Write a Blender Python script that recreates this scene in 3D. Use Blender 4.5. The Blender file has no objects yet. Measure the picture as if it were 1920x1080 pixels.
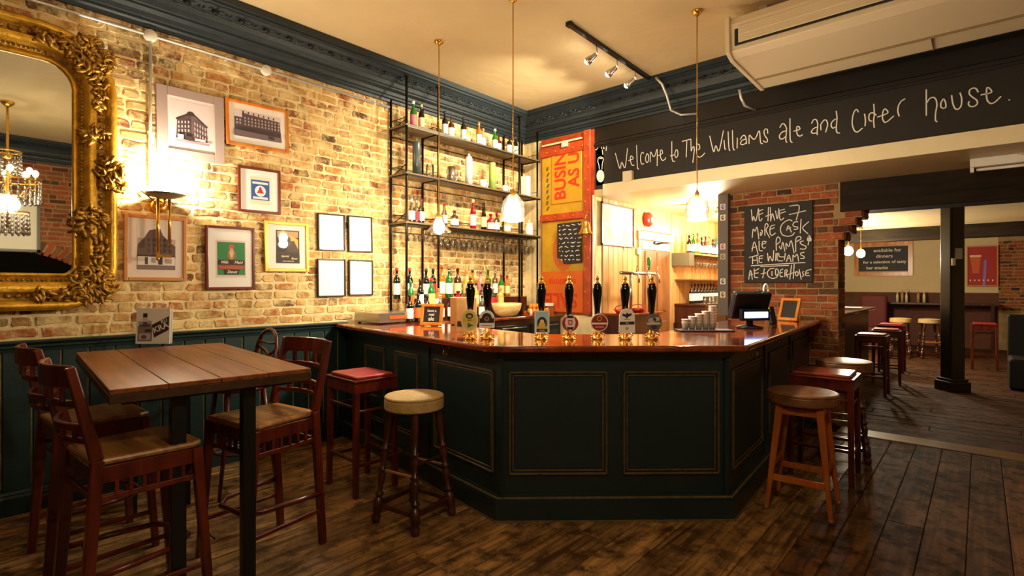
import bpy, bmesh, math, random
from mathutils import Vector, Matrix
random.seed(7)
PI = math.pi
S = bpy.context.scene
COL = S.collection
# ---------------------------------------------------------------- camera, world, exposure
AZ = math.radians(41.4)
CH = 1.5
FP = 997.0
FW = Vector((-math.sin(AZ), math.cos(AZ), 0)); RT = Vector((math.cos(AZ), math.sin(AZ), 0))
cd = bpy.data.cameras.new('camera'); cam = bpy.data.objects.new('camera', cd); COL.objects.link(cam)
cam.location = (0, 0, CH); cam.rotation_euler = (PI/2, 0, AZ)
cd.sensor_width = 36; cd.lens = 36*FP/1920; cd.shift_y = -7/1920; cd.clip_start = 0.02; cd.clip_end = 100
S.camera = cam
S.view_settings.view_transform = 'Standard'; S.view_settings.look = 'None'
S.view_settings.gamma = 1; S.view_settings.use_curve_mapping = False
S.view_settings.exposure = 0.35
w = bpy.data.worlds.new('world'); S.world = w; w.use_nodes = True
w.node_tree.nodes['Background'].inputs[0].default_value = (0.004, 0.003, 0.002, 1)
w.node_tree.nodes['Background'].inputs[1].default_value = 1.0
def lamp(name, kind, loc, power, col=(1, .85, .62), size=.05, tgt=None, spot=60):
    l = bpy.data.lights.new(name, kind); l.energy = power; l.color = col
    if kind == 'SPOT': l.spot_size = math.radians(spot); l.spot_blend = .6; l.shadow_soft_size = size
    elif kind == 'POINT': l.shadow_soft_size = size
    o = bpy.data.objects.new(name, l); COL.objects.link(o); o.location = loc
    if tgt is not None: o.rotation_euler = (Vector(tgt)-Vector(loc)).to_track_quat('-Z', 'Y').to_euler()
    return o
WARM = (1, .85, .60)
lamp('chandelier_light', 'POINT', (-.35, .81, 2.50), 74, WARM, .11)
lamp('sconce_light', 'POINT', (-4.585, 1.27, 2.275), 42, (1, .87, .66), .03)
# ---------------------------------------------------------------- picture -> place
def ray(px, py): return FW + RT*((px-960)/FP) + Vector((0, 0, (533-py)/FP))
C0 = Vector((0, 0, CH))
def onx(px, py, X): d = ray(px, py); return C0 + d*(X/d.x)
def ony(px, py, Y): d = ray(px, py); return C0 + d*(Y/d.y)
def onz(px, py, Z): d = ray(px, py); return C0 + d*((Z-CH)/d.z)
def ond(px, py, D): return C0 + ray(px, py)*D
def rd(r, d, z=0): v = RT*r + FW*d; return Vector((v.x, v.y, z))
# ---------------------------------------------------------------- materials
def newmat(name):
    m = bpy.data.materials.new(name); m.use_nodes = True
    nt = m.node_tree; b = nt.nodes['Principled BSDF']; return m, nt, b
def srgb(c):
    if isinstance(c, str):
        c = [int(c[i:i+2], 16)/255 for i in (0, 2, 4)]
    return tuple((x/12.92 if x <= .04045 else ((x+.055)/1.055)**2.4) for x in c)+(1,)
def N(nt, t, **k):
    n = nt.nodes.new(t)
    for a, v in k.items(): setattr(n, a, v)
    return n
def plain(name, col, rough=.5, metal=0, var=0, vs=8, bump=0, bs=60, spec=.5, coat=0, emit=0, trans=0):
    m, nt, b = newmat(name); c = srgb(col)
    b.inputs['Base Color'].default_value = c; b.inputs['Roughness'].default_value = rough
    b.inputs['Metallic'].default_value = metal; b.inputs['Specular IOR Level'].default_value = spec
    b.inputs['Coat Weight'].default_value = coat; b.inputs['Coat Roughness'].default_value = .08
    if trans: b.inputs['Transmission Weight'].default_value = trans
    if emit:
        b.inputs['Emission Color'].default_value = c; b.inputs['Emission Strength'].default_value = emit
    if var or bump:
        tc = N(nt, 'ShaderNodeTexCoord')
    if var:
        no = N(nt, 'ShaderNodeTexNoise'); no.inputs['Scale'].default_value = vs; no.inputs['Detail'].default_value = 5
        nt.links.new(tc.outputs['Object'], no.inputs['Vector'])
        r = N(nt, 'ShaderNodeValToRGB'); r.color_ramp.elements[0].position = .3; r.color_ramp.elements[1].position = .7
        r.color_ramp.elements[0].color = tuple(x*(1-var) for x in c[:3])+(1,)
        r.color_ramp.elements[1].color = tuple(min(1, x*(1+var)) for x in c[:3])+(1,)
        nt.links.new(no.outputs['Fac'], r.inputs['Fac']); nt.links.new(r.outputs['Color'], b.inputs['Base Color'])
    if bump:
        n2 = N(nt, 'ShaderNodeTexNoise'); n2.inputs['Scale'].default_value = bs; n2.inputs['Detail'].default_value = 4
        nt.links.new(tc.outputs['Object'], n2.inputs['Vector'])
        bp = N(nt, 'ShaderNodeBump'); bp.inputs['Strength'].default_value = bump; bp.inputs['Distance'].default_value = .01
        nt.links.new(n2.outputs['Fac'], bp.inputs['Height']); nt.links.new(bp.outputs['Normal'], b.inputs['Normal'])
    return m
def wood(name, c1, c2, rough=.4, scale=(3, 30, 30), bump=.15, coat=0, dirt=None, dscale=2.5, rnd=.35, spec=.5):
    m, nt, b = newmat(name); L = nt.links.new
    tc = N(nt, 'ShaderNodeTexCoord'); mp = N(nt, 'ShaderNodeMapping'); mp.inputs['Scale'].default_value = scale
    oi = N(nt, 'ShaderNodeObjectInfo'); ad = N(nt, 'ShaderNodeVectorMath', operation='ADD')
    ge = N(nt, 'ShaderNodeNewGeometry'); s = N(nt, 'ShaderNodeMath', operation='ADD')
    L(oi.outputs['Random'], s.inputs[0]); L(ge.outputs['Random Per Island'], s.inputs[1])
    f = N(nt, 'ShaderNodeMath', operation='FRACT'); L(s.outputs[0], f.inputs[0])
    mu = N(nt, 'ShaderNodeMath', operation='MULTIPLY'); mu.inputs[1].default_value = 13; L(f.outputs[0], mu.inputs[0])
    L(tc.outputs['Object'], ad.inputs[0]); L(mu.outputs[0], ad.inputs[1]); L(ad.outputs[0], mp.inputs['Vector'])
    no = N(nt, 'ShaderNodeTexNoise'); no.inputs['Scale'].default_value = 1; no.inputs['Detail'].default_value = 8
    no.inputs['Distortion'].default_value = .6; L(mp.outputs[0], no.inputs['Vector'])
    r = N(nt, 'ShaderNodeValToRGB'); r.color_ramp.elements[0].position = .32; r.color_ramp.elements[1].position = .68
    r.color_ramp.elements[0].color = srgb(c1); r.color_ramp.elements[1].color = srgb(c2)
    L(no.outputs['Fac'], r.inputs['Fac'])
    mr = N(nt, 'ShaderNodeMapRange'); mr.inputs[3].default_value = 1-rnd; mr.inputs[4].default_value = 1+rnd*.6; L(f.outputs[0], mr.inputs[0])
    hv = N(nt, 'ShaderNodeHueSaturation'); L(mr.outputs[0], hv.inputs['Value']); L(r.outputs['Color'], hv.inputs['Color'])
    out = hv.outputs['Color']
    if dirt:
        n3 = N(nt, 'ShaderNodeTexNoise'); n3.inputs['Scale'].default_value = dscale; n3.inputs['Detail'].default_value = 9; n3.inputs['Roughness'].default_value = .7
        L(tc.outputs['Object'], n3.inputs['Vector'])
        r3 = N(nt, 'ShaderNodeValToRGB'); r3.color_ramp.elements[0].position = .46; r3.color_ramp.elements[1].position = .62
        L(n3.outputs['Fac'], r3.inputs['Fac'])
        mx = N(nt, 'ShaderNodeMixRGB'); mx.inputs[2].default_value = srgb(dirt); L(r3.outputs['Color'], mx.inputs[0]); L(out, mx.inputs[1]); out = mx.outputs[0]
        rr = N(nt, 'ShaderNodeMapRange'); rr.inputs[3].default_value = rough*.75; rr.inputs[4].default_value = min(1, rough*1.5); L(n3.outputs['Fac'], rr.inputs[0]); L(rr.outputs[0], b.inputs['Roughness'])
    else: b.inputs['Roughness'].default_value = rough
    L(out, b.inputs['Base Color'])
    bp = N(nt, 'ShaderNodeBump'); bp.inputs['Strength'].default_value = bump; bp.inputs['Distance'].default_value = .004
    L(no.outputs['Fac'], bp.inputs['Height']); L(bp.outputs['Normal'], b.inputs['Normal'])
    b.inputs['Coat Weight'].default_value = coat; b.inputs['Coat Roughness'].default_value = .06; b.inputs['Specular IOR Level'].default_value = spec
    return m
def brickmat(name, stops, smear, smearamt=.5, rough=.85):
    m, nt, b = newmat(name); L = nt.links.new
    oi = N(nt, 'ShaderNodeObjectInfo'); ge = N(nt, 'ShaderNodeNewGeometry'); s = N(nt, 'ShaderNodeMath', operation='ADD')
    L(oi.outputs['Random'], s.inputs[0]); L(ge.outputs['Random Per Island'], s.inputs[1])
    f = N(nt, 'ShaderNodeMath', operation='FRACT'); L(s.outputs[0], f.inputs[0])
    r = N(nt, 'ShaderNodeValToRGB'); r.color_ramp.interpolation = 'LINEAR'
    while len(r.color_ramp.elements) < len(stops): r.color_ramp.elements.new(.5)
    for i, (p, c) in enumerate(stops): r.color_ramp.elements[i].position = p; r.color_ramp.elements[i].color = srgb(c)
    L(f.outputs[0], r.inputs['Fac'])
    ps = ge.outputs['Position']
    n1 = N(nt, 'ShaderNodeTexNoise'); n1.inputs['Scale'].default_value = 38; n1.inputs['Detail'].default_value = 6; n1.inputs['Roughness'].default_value = .7; L(ps, n1.inputs['Vector'])
    mr = N(nt, 'ShaderNodeMapRange'); mr.inputs[1].default_value = .3; mr.inputs[2].default_value = .7; mr.inputs[3].default_value = .55; mr.inputs[4].default_value = 1.3; L(n1.outputs['Fac'], mr.inputs[0])
    hv = N(nt, 'ShaderNodeHueSaturation'); L(r.outputs['Color'], hv.inputs['Color']); L(mr.outputs[0], hv.inputs['Value'])
    n2 = N(nt, 'ShaderNodeTexNoise'); n2.inputs['Scale'].default_value = 7; n2.inputs['Detail'].default_value = 9; n2.inputs['Roughness'].default_value = .75; L(ps, n2.inputs['Vector'])
    r2 = N(nt, 'ShaderNodeValToRGB'); r2.color_ramp.elements[0].position = .60-smearamt*.22; r2.color_ramp.elements[1].position = .72-smearamt*.16
    L(n2.outputs['Fac'], r2.inputs['Fac'])
    mx = N(nt, 'ShaderNodeMixRGB'); mx.inputs[2].default_value = srgb(smear); L(r2.outputs['Color'], mx.inputs[0]); L(hv.outputs['Color'], mx.inputs[1])
    L(mx.outputs[0], b.inputs['Base Color']); b.inputs['Roughness'].default_value = rough
    bp = N(nt, 'ShaderNodeBump'); bp.inputs['Strength'].default_value = .5; bp.inputs['Distance'].default_value = .008
    L(n1.outputs['Fac'], bp.inputs['Height']); L(bp.outputs['Normal'], b.inputs['Normal'])
    return m
def thin(name, col=(1, 1, 1), gl=.12, rough=.02, mx=.9):
    m, nt, b = newmat(name); L = nt.links.new
    nt.nodes.remove(b); o = nt.nodes['Material Output']
    t = N(nt, 'ShaderNodeBsdfTransparent'); t.inputs[0].default_value = tuple(col)+(1,)
    g = N(nt, 'ShaderNodeBsdfGlossy'); g.inputs['Roughness'].default_value = rough
    lw = N(nt, 'ShaderNodeLayerWeight'); lw.inputs[0].default_value = gl*3
    mr = N(nt, 'ShaderNodeMapRange'); mr.inputs[3].default_value = gl*.5; mr.inputs[4].default_value = mx; L(lw.outputs['Fresnel'], mr.inputs[0])
    x = N(nt, 'ShaderNodeMixShader'); L(mr.outputs[0], x.inputs[0]); L(t.outputs[0], x.inputs[1]); L(g.outputs[0], x.inputs[2]); L(x.outputs[0], o.inputs['Surface'])
    return m
def glow(name, col, st):
    m, nt, b = newmat(name); nt.nodes.remove(b)
    e = N(nt, 'ShaderNodeEmission'); e.inputs[0].default_value = tuple(col)+(1,); e.inputs[1].default_value = st
    nt.links.new(e.outputs[0], nt.nodes['Material Output'].inputs['Surface']); return m
_pc = {}
def P(col, rough=.5, metal=0):
    k = (col, rough, metal)
    if k not in _pc: _pc[k] = plain('paint_'+str(len(_pc)), col, rough, metal)
    return _pc[k]
# ---------------------------------------------------------------- mesh builder
class MB:
    def __init__(s): s.v = []; s.f = []; s.m = []; s.s = []; s.M = Matrix()
    def add(s, vs, fs, mi=0, sm=False):
        b = len(s.v); s.v += [tuple(s.M @ Vector(v)) for v in vs]
        for f in fs: s.f.append(tuple(b+i for i in f)); s.m.append(mi); s.s.append(sm)
        return s
    def box(s, c, d, mi=0, rz=0):
        x, y, z = d[0]/2, d[1]/2, d[2]/2; cs, sn = math.cos(rz), math.sin(rz)
        vs = []
        for k in (-z, z):
            for (i, j) in ((-x, -y), (x, -y), (x, y), (-x, y)): vs.append((c[0]+i*cs-j*sn, c[1]+i*sn+j*cs, c[2]+k))
        return s.add(vs, [(3, 2, 1, 0), (4, 5, 6, 7), (0, 1, 5, 4), (1, 2, 6, 5), (2, 3, 7, 6), (3, 0, 4, 7)], mi)
    def bb(s, x0, x1, y0, y1, z0, z1, mi=0): return s.box(((x0+x1)/2, (y0+y1)/2, (z0+z1)/2), (x1-x0, y1-y0, z1-z0), mi)
    def bar(s, p, q, w, h=None, w2=None, h2=None, up=(0, 0, 1), mi=0):
        p, q = Vector(p), Vector(q); h = h or w; w2 = w if w2 is None else w2; h2 = h if h2 is None else h2
        d = (q-p).normalized(); u = Vector(up)
        if abs(d.dot(u)) > .95: u = Vector((0, 1, 0))
        a = d.cross(u).normalized(); u = a.cross(d).normalized(); vs = []
        for o, ww, hh in ((p, w, h), (q, w2, h2)):
            for i, j in ((-1, -1), (1, -1), (1, 1), (-1, 1)): vs.append(o+a*(i*ww/2)+u*(j*hh/2))
        return s.add(vs, [(0, 1, 2, 3), (7, 6, 5, 4), (0, 4, 5, 1), (1, 5, 6, 2), (2, 6, 7, 3), (3, 7, 4, 0)], mi)
    def tube(s, pts, r, n=8, mi=0, closed=False, flat=1, cap=True):
        pts = [Vector(p) for p in pts]; m = len(pts); vs = []; pa = None
        for i, p in enumerate(pts):
            if closed: d = pts[(i+1) % m]-pts[i-1]
            else: d = pts[min(i+1, m-1)]-pts[max(i-1, 0)]
            d = d.normalized() if d.length > 1e-9 else Vector((0, 0, 1))
            if pa is None:
                a = d.cross(Vector((0, 0, 1)))
                if a.length < .1: a = d.cross(Vector((0, 1, 0)))
            else: a = pa-d*pa.dot(d)
            a.normalize(); pa = a; b = d.cross(a)
            rr = r[i] if isinstance(r, (list, tuple)) else r
            for k in range(n):
                t = 2*PI*k/n; vs.append(p+a*(math.cos(t)*rr)+b*(math.sin(t)*rr*flat))
        fs = []
        for i in range(m if closed else m-1):
            for k in range(n):
                k2 = (k+1) % n; j = (i+1) % m; fs.append((i*n+k, j*n+k, j*n+k2, i*n+k2))
        if not closed and cap: fs += [tuple(range(n)), tuple((m-1)*n+k for k in reversed(range(n)))]
        return s.add(vs, fs, mi, True)
    def lathe(s, prof, o=(0, 0, 0), n=16, mi=0, M=None, cap=True):
        vs = []; o = Vector(o)
        for r, z in prof:
            for k in range(n):
                t = 2*PI*k/n; v = Vector((r*math.cos(t), r*math.sin(t), z)); vs.append((M @ v if M else v)+o)
        fs = []
        for i in range(len(prof)-1):
            for k in range(n):
                k2 = (k+1) % n; fs.append((i*n+k, i*n+k2, (i+1)*n+k2, (i+1)*n+k))
        if cap: fs += [tuple(reversed(range(n))), tuple((len(prof)-1)*n+k for k in range(n))]
        return s.add(vs, fs, mi, True)
    def prism(s, poly, z0, z1, mi=0, M=None):
        n = len(poly); vs = [(x, y, z0) for x, y in poly]+[(x, y, z1) for x, y in poly]
        if M: vs = [M @ Vector(v) for v in vs]
        return s.add(vs, [tuple(reversed(range(n))), tuple(range(n, 2*n))]+[(i, (i+1) % n, n+(i+1) % n, n+i) for i in range(n)], mi)
    def sweep(s, path, prof, mi=0, closed=False, sm=False, cap=True):
        # path: list of (point, outdir) ; prof: list of (out, z)
        k = len(prof); m = len(path); vs = []
        for p, o in path:
            p = Vector(p); o = Vector(o)
            for a, z in prof: vs.append(p+o*a+Vector((0, 0, z)))
        fs = []
        for i in range(m if closed else m-1):
            j = (i+1) % m
            for q in range(k): fs.append((i*k+q, j*k+q, j*k+(q+1) % k, i*k+(q+1) % k))
        if not closed and cap: fs += [tuple(range(k)), tuple((m-1)*k+q for q in reversed(range(k)))]
        return s.add(vs, fs, mi, sm)
    def ball(s, c, r, n=10, mi=0, sq=(1, 1, 1), M=None):
        pr = [(math.sin(PI*i/(n//2+1)), -math.cos(PI*i/(n//2+1))) for i in range(1, n//2+1)]
        c = Vector(c); vs = []
        for a, z in pr:
            for k in range(n):
                t = 2*PI*k/n; v = Vector((a*math.cos(t)*r*sq[0], a*math.sin(t)*r*sq[1], z*r*sq[2])); vs.append((M @ v if M else v)+c)
        h = len(pr); b0 = Vector((0, 0, -r*sq[2])); b1 = Vector((0, 0, r*sq[2]))
        vs += [(M @ b0 if M else b0)+c, (M @ b1 if M else b1)+c]; fs = []
        for i in range(h-1):
            for k in range(n): fs.append((i*n+k, i*n+(k+1) % n, (i+1)*n+(k+1) % n, (i+1)*n+k))
        for k in range(n): fs.append((h*n, (k+1) % n, k)); fs.append((h*n+1, (h-1)*n+k, (h-1)*n+(k+1) % n))
        return s.add(vs, fs, mi, True)
    def mesh(s, name, mats):
        me = bpy.data.meshes.new(name); me.from_pydata(s.v, [], s.f)
        for m in (mats if isinstance(mats, (list, tuple)) else [mats]): me.materials.append(m)
        me.polygons.foreach_set('material_index', s.m); me.polygons.foreach_set('use_smooth', s.s)
        bm = bmesh.new(); bm.from_mesh(me); bmesh.ops.recalc_face_normals(bm, faces=bm.faces); bm.to_mesh(me); bm.free()
        me.update(); return me
    def build(s, name, mats, parent=None, bev=0, seg=2):
        me = s.mesh(name, mats); o = bpy.data.objects.new(name, me); COL.objects.link(o)
        if parent: o.parent = parent
        if bev:
            b = o.modifiers.new('bevel', 'BEVEL'); b.width = bev; b.segments = seg; b.limit_method = 'ANGLE'; b.angle_limit = math.radians(40)
            b.harden_normals = False
        return o
def tag(o, label=None, cat=None, group=None, kind=None):
    if label: o['label'] = label
    if cat: o['category'] = cat
    if group: o['group'] = group
    if kind: o['kind'] = kind
    return o
def thing(name, loc, rz, label, cat, group=None):
    o = bpy.data.objects.new(name, None); COL.objects.link(o); o.location = loc; o.rotation_euler = (0, 0, rz); o.empty_display_size = .1
    return tag(o, label, cat, group)
def struct(o): o['kind'] = 'structure'; return o
def copy_tree(o, parent=None):
    c = o.copy(); COL.objects.link(c)
    if parent: c.parent = parent
    for ch in list(o.children): copy_tree(ch, c)
    return c
def inst(name, me, parent, loc=(0, 0, 0), rot=(0, 0, 0)):
    o = bpy.data.objects.new(name, me); COL.objects.link(o); o.location = loc; o.rotation_euler = rot
    if parent: o.parent = parent
    return o
def textmesh(txt, size, name='lettering', mat=None, parent=None, M=None, align='CENTER', depth=.0008, sx=1, shear=0, bold=0):
    cu = bpy.data.curves.new('t', 'FONT'); cu.body = txt; cu.size = size; cu.align_x = align; cu.align_y = 'CENTER'; cu.extrude = depth; cu.shear = shear
    cu.offset = bold; cu.resolution_u = 3
    t = bpy.data.objects.new('t', cu); COL.objects.link(t)
    dg = bpy.context.evaluated_depsgraph_get(); me = bpy.data.meshes.new_from_object(t.evaluated_get(dg))
    bpy.data.objects.remove(t)
    # text lies in xy; stand it up: x->x, y->z, facing -y
    R = Matrix(((1, 0, 0, 0), (0, 0, -1, 0), (0, 1, 0, 0), (0, 0, 0, 1)))
    me.transform(R @ Matrix.Diagonal((sx, 1, 1, 1)))
    if M: me.transform(M)
    me.materials.clear(); me.materials.append(mat); me.name = name
    o = bpy.data.objects.new(name, me); COL.objects.link(o)
    if parent: o.parent = parent
    return o
def TR(x=0, y=0, z=0, ry=0): return Matrix.Translation((x, y, z)) @ Matrix.Rotation(ry, 4, 'Y')
def flat(polys, y, name, parent, th=.0006):
    # polys: (colour, [(x,z),...]) drawn in order on the local plane facing -y
    mb = MB(); mats = []; idx = {}
    for i, (c, pts) in enumerate(polys):
        if c not in idx: idx[c] = len(mats); mats.append(P(c, .6))
        yy = y-.0003-th*i*.35
        n = len(pts); mb.add([(a, yy, b) for a, b in pts], [tuple(range(n))], idx[c])
    return mb.build(name, mats, parent)
def R4(x0, z0, x1, z1): return [(x0, z0), (x1, z0), (x1, z1), (x0, z1)]
def circ(cx, cz, r, n=20, ry=None, a0=0, a1=2*PI):
    ry = ry or r; return [(cx+r*math.cos(a0+(a1-a0)*k/n), cz+ry*math.sin(a0+(a1-a0)*k/n)) for k in range(n+(0 if abs(a1-a0) > 6.2 else 1))]
def ribbon(strokes, M, wd, name, mat, parent, lift=.002):
    # strokes: lists of world points already on the plane; M: world->local (plane facing -y)
    mb = MB()
    for st in strokes:
        pts = [M @ Vector(p) for p in st]; pts = [(p.x, p.z, p.y) for p in pts]
        if len(pts) == 1:
            x, z, y = pts[0]; mb.add([(x+wd*.6*math.cos(t*PI/4), y-lift, z+wd*.6*math.sin(t*PI/4)) for t in range(8)], [tuple(range(8))]); continue
        # resample with Catmull-Rom
        q = []
        for i in range(len(pts)-1):
            p1 = pts[i]; p2 = pts[i+1]
            for k in range(4):
                t = k/4; q.append(tuple(p1[a]+(p2[a]-p1[a])*t for a in range(3)))
        q.append(pts[-1])
        for _ in range(2):
            if len(q) > 3: q = [q[0]]+[tuple((q[i-1][a]+2*q[i][a]+q[i+1][a])/4 for a in range(3)) for i in range(1, len(q)-1)]+[q[-1]]
        vs = []
        for i in range(len(q)):
            a = q[max(i-1, 0)]; b = q[min(i+1, len(q)-1)]; dx, dz = b[0]-a[0], b[1]-a[1]; l = math.hypot(dx, dz) or 1; nx, nz = -dz/l*wd/2, dx/l*wd/2
            vs += [(q[i][0]+nx, q[i][2]-lift, q[i][1]+nz), (q[i][0]-nx, q[i][2]-lift, q[i][1]-nz)]
        mb.add(vs, [(2*i, 2*i+1, 2*i+3, 2*i+2) for i in range(len(q)-1)])
    return mb.build(name, mat, parent)
ORD = ['first', 'second', 'third', 'fourth', 'fifth', 'sixth', 'seventh', 'eighth', 'ninth', 'tenth', 'eleventh', 'twelfth', 'thirteenth', 'fourteenth', 'fifteenth', 'sixteenth', 'seventeenth', 'eighteenth', 'nineteenth', 'twentieth']
# ---------------------------------------------------------------- palette
m_mort = plain('lime_mortar', 'E6CF9A', .9, var=.22, vs=5, bump=.6, bs=45)
m_brick = brickmat('old_stock_brick', [(0, '4E3820'), (.10, '7E4A26'), (.20, 'B0602E'), (.32, 'C68A48'), (.55, 'D0A25C'), (.75, 'BC8A46'), (.9, '8E6434'), (1, '5A4226')], 'E2C688', .80)
m_brick2 = brickmat('red_brick', [(0, '3A2216'), (.2, '7E3A1C'), (.45, 'A8542A'), (.7, '9A5228'), (.85, '86552C'), (1, '44301E')], 'B9915C', .12)
m_mort2 = plain('grey_mortar', '9C8258', .9, var=.2, vs=9, bump=.4)
m_plaster = plain('cream_plaster', 'D2BC8E', .75, var=.05, vs=2, bump=.5, bs=9)
m_creamgloss = plain('cream_paint', 'E8D8AE', .45, var=.03)
m_teal = plain('teal_paint', '18302F', .42, var=.15, vs=6, bump=.08, bs=30)
m_crown = plain('blue_black_paint', '1E2A30', .5, var=.15, vs=12, bump=.25, bs=40)
m_tealdk = plain('dark_green_paint', '16292A', .38, var=.12, vs=5, bump=.06, bs=30)
m_wear = plain('worn_olive_edge', '6A5A38', .6, var=.35, vs=20)
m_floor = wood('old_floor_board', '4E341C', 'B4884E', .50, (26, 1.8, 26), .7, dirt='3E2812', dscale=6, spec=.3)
m_floor3 = wood('darker_right_floor_board', '3A2210', '6E4722', .68, (22, 1.6, 22), .6, dirt='241608', dscale=6, spec=.22)  # darker tone given to the boards on the right of the main floor
m_floor2 = wood('dark_floor_board', '341E0C', '60391A', .65, (1.6, 22, 22), .5, dirt='221408', dscale=6, spec=.2)
m_mahog = wood('polished_mahogany', '571B0A', '98401A', .11, (2, 14, 14), .04, coat=.7, rnd=.1)
m_table = wood('table_oak', '5A2E14', '8A4C24', .33, (2.2, 26, 26), .12, rnd=.14)
m_chair = wood('red_brown_beech', '3C1008', '6A220E', .30, (14, 14, 3), .06, coat=.3, rnd=.15)
m_tedge = wood('table_edge_oak', '2C180A', '4A2E14', .4, (3, 20, 20), .15, rnd=.1)
m_seat = wood('worn_seat_wood', '7A4A1E', 'B98240', .35, (3, 18, 18), .1, rnd=.1)
m_stool = wood('orange_pine', '9A4A14', 'BE6820', .35, (14, 14, 2.5), .08, rnd=.15)
m_dkwood = wood('dark_stained_wood', '2E140C', '4E2414', .3, (12, 12, 2), .08, coat=.3, rnd=.2)
m_pine = wood('pine_cladding', 'C8904A', 'E2B472', .4, (14, 14, 1.4), .1, rnd=.3)
m_beam = wood('black_beam', '1C150C', '32261A', .7, (1.6, 14, 14), .6, rnd=.1, spec=.15)
m_brdoor = wood('brown_door', '6E4426', '8E6038', .35, (10, 10, 1.2), .08, rnd=.1)
m_black = plain('black_steel', '15161A', .38, .3, bump=.05)
m_iron = plain('dark_iron', '2A2622', .32, .8)
m_steel = plain('brushed_steel', 'B8B0A4', .25, .9)
m_galv = plain('galvanised_pipe', 'E0E0DC', .3, .6)
m_brass = plain('polished_brass', 'E6B457', .22, .85)
m_gold = plain('gilt', 'E2AC34', .34, .6, var=.3, vs=16, bump=.3, bs=70)
m_goldk = plain('antique_gilt', 'B08430', .4, .6, var=.5, vs=30, bump=.6, bs=90)
m_mirror = plain('mirror_glass', 'E8EAE4', .015, 1)
m_glass = thin('clear_glass', (.95, .97, .96), .12)
m_pane = thin('picture_glass', (.99, .99, .99), .05, mx=.16)
m_amb = thin('amber_glass', (.75, .35, .08), .12)
m_chalkb = plain('chalkboard', '1F1A14', .7, var=.15, vs=3)
m_chalk = plain('chalk', 'EDE6DA', .9)
m_white = plain('white_enamel', 'EDE6D6', .35)
m_paper = plain('white_paper', 'F6F2EA', .8)
m_redlea = plain('red_leather', '9E1F26', .33, var=.12, vs=14, bump=.1)
m_tanlea = plain('tan_cord_fabric', 'B89A62', .75, var=.14, vs=30, bump=.3, bs=160)
m_brlea = plain('worn_brown_leather', '6E4626', .42, var=.5, vs=9, bump=.2)
m_beige = plain('appliance_cream', 'DCCBA8', .45)
m_bulb = glow('bulb', (1, .9, .72), 60)
m_bulb2 = glow('soft_bulb', (1, .84, .58), 18)
m_shelf = wood('shelf_board', '5A4630', '8A7350', .5, (12, 2, 12), .1)
# ================================================================ SETTING
XL, XR, YF, YB, ZC = -4.75, 1.9, -2.6, 5.65, 3.77
YE = 16.5            # far end of the second room
ZS = 2.59            # lower ceiling behind the lintel
# ---- floor
fl = MB(); fl.bb(XL, XR, YF, YE, -.06, -.022); floor = struct(fl.build('floor', plain('floor_gap', '1A120A', .9)))
def plank_mesh(l, wd, ax, k, mt=None):
    mb = MB(); x, y = (wd/2, l/2) if ax == 'y' else (l/2, wd/2); j = lambda: random.uniform(-.002, .002); e = .004
    top = random.uniform(-.002, .002)
    vs = [(-x, -y, -.02), (x, -y, -.02), (x, y, -.02), (-x, y, -.02), (-x, -y, top-e), (x, -y, top-e), (x, y, top-e), (-x, y, top-e),
          (-x+e, -y+e, top+j()*.5), (x-e, -y+e, top+j()*.5), (x-e, y-e, top+j()*.5), (-x+e, y-e, top+j()*.5)]
    mb.add(vs, [(8, 9, 10, 11), (0, 1, 5, 4), (1, 2, 6, 5), (2, 3, 7, 6), (3, 0, 4, 7), (4, 5, 9, 8), (5, 6, 10, 9), (6, 7, 11, 10), (7, 4, 8, 11)])
    return mb.mesh('floor_board', mt or (m_floor if ax == 'y' else m_floor2))
x = XL; ncol = 0
while x < XR-.02:
    wd = min(random.choice((.17, .19, .2, .22)), XR-x); y = YF-random.uniform(0, 2)
    while y < 6.2:
        l = random.uniform(2.4, 4.2); y0 = max(y, YF); y1 = min(y+l, 6.22)
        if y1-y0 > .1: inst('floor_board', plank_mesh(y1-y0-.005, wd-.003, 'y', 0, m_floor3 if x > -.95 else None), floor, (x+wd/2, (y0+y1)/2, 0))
        y += l
    x += wd
th = MB(); th.bb(-1.1, XR, 6.225, 6.50, -.02, .006); th.build('threshold_board', wood('threshold_oak', '5A3C1E', '8A6434', .4, (1.3, 14, 14), .3), floor, bev=.004)
y = 6.505
while y < YE:
    wd = .2; xx = -2.9-random.uniform(0, 2)
    while xx < XR:
        l = random.uniform(2, 3.6); x0 = max(xx, -3.6 if y < 9.8 else -2.9); x1 = min(xx+l, XR)
        if x1-x0 > .1: inst('floor_board', plank_mesh(x1-x0-.005, wd-.003, 'x', 0), floor, ((x0+x1)/2, y+wd/2, 0))
        xx += l
    y += wd
# ---- ceilings
c = MB(); c.bb(XL-.1, XR+.1, YF-.1, YB+.15, ZC, ZC+.1); struct(c.build('ceiling', m_plaster))
m_soff = plain('warm_cream_gloss', 'C4AA7C', .4, var=.04)
c = MB(); c.bb(-3.62, XR+.1, YB-.02, 6.62, ZS, ZS+.08); c.bb(-3.62, -1.13, 6.62, 9.9, ZS, ZS+.08); struct(c.build('ceiling_lower', m_soff))
c = MB(); c.bb(-3.0, XR+.1, 6.95, YE, ZS+.02, ZS+.1); struct(c.build('ceiling_far_room', m_plaster))
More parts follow.
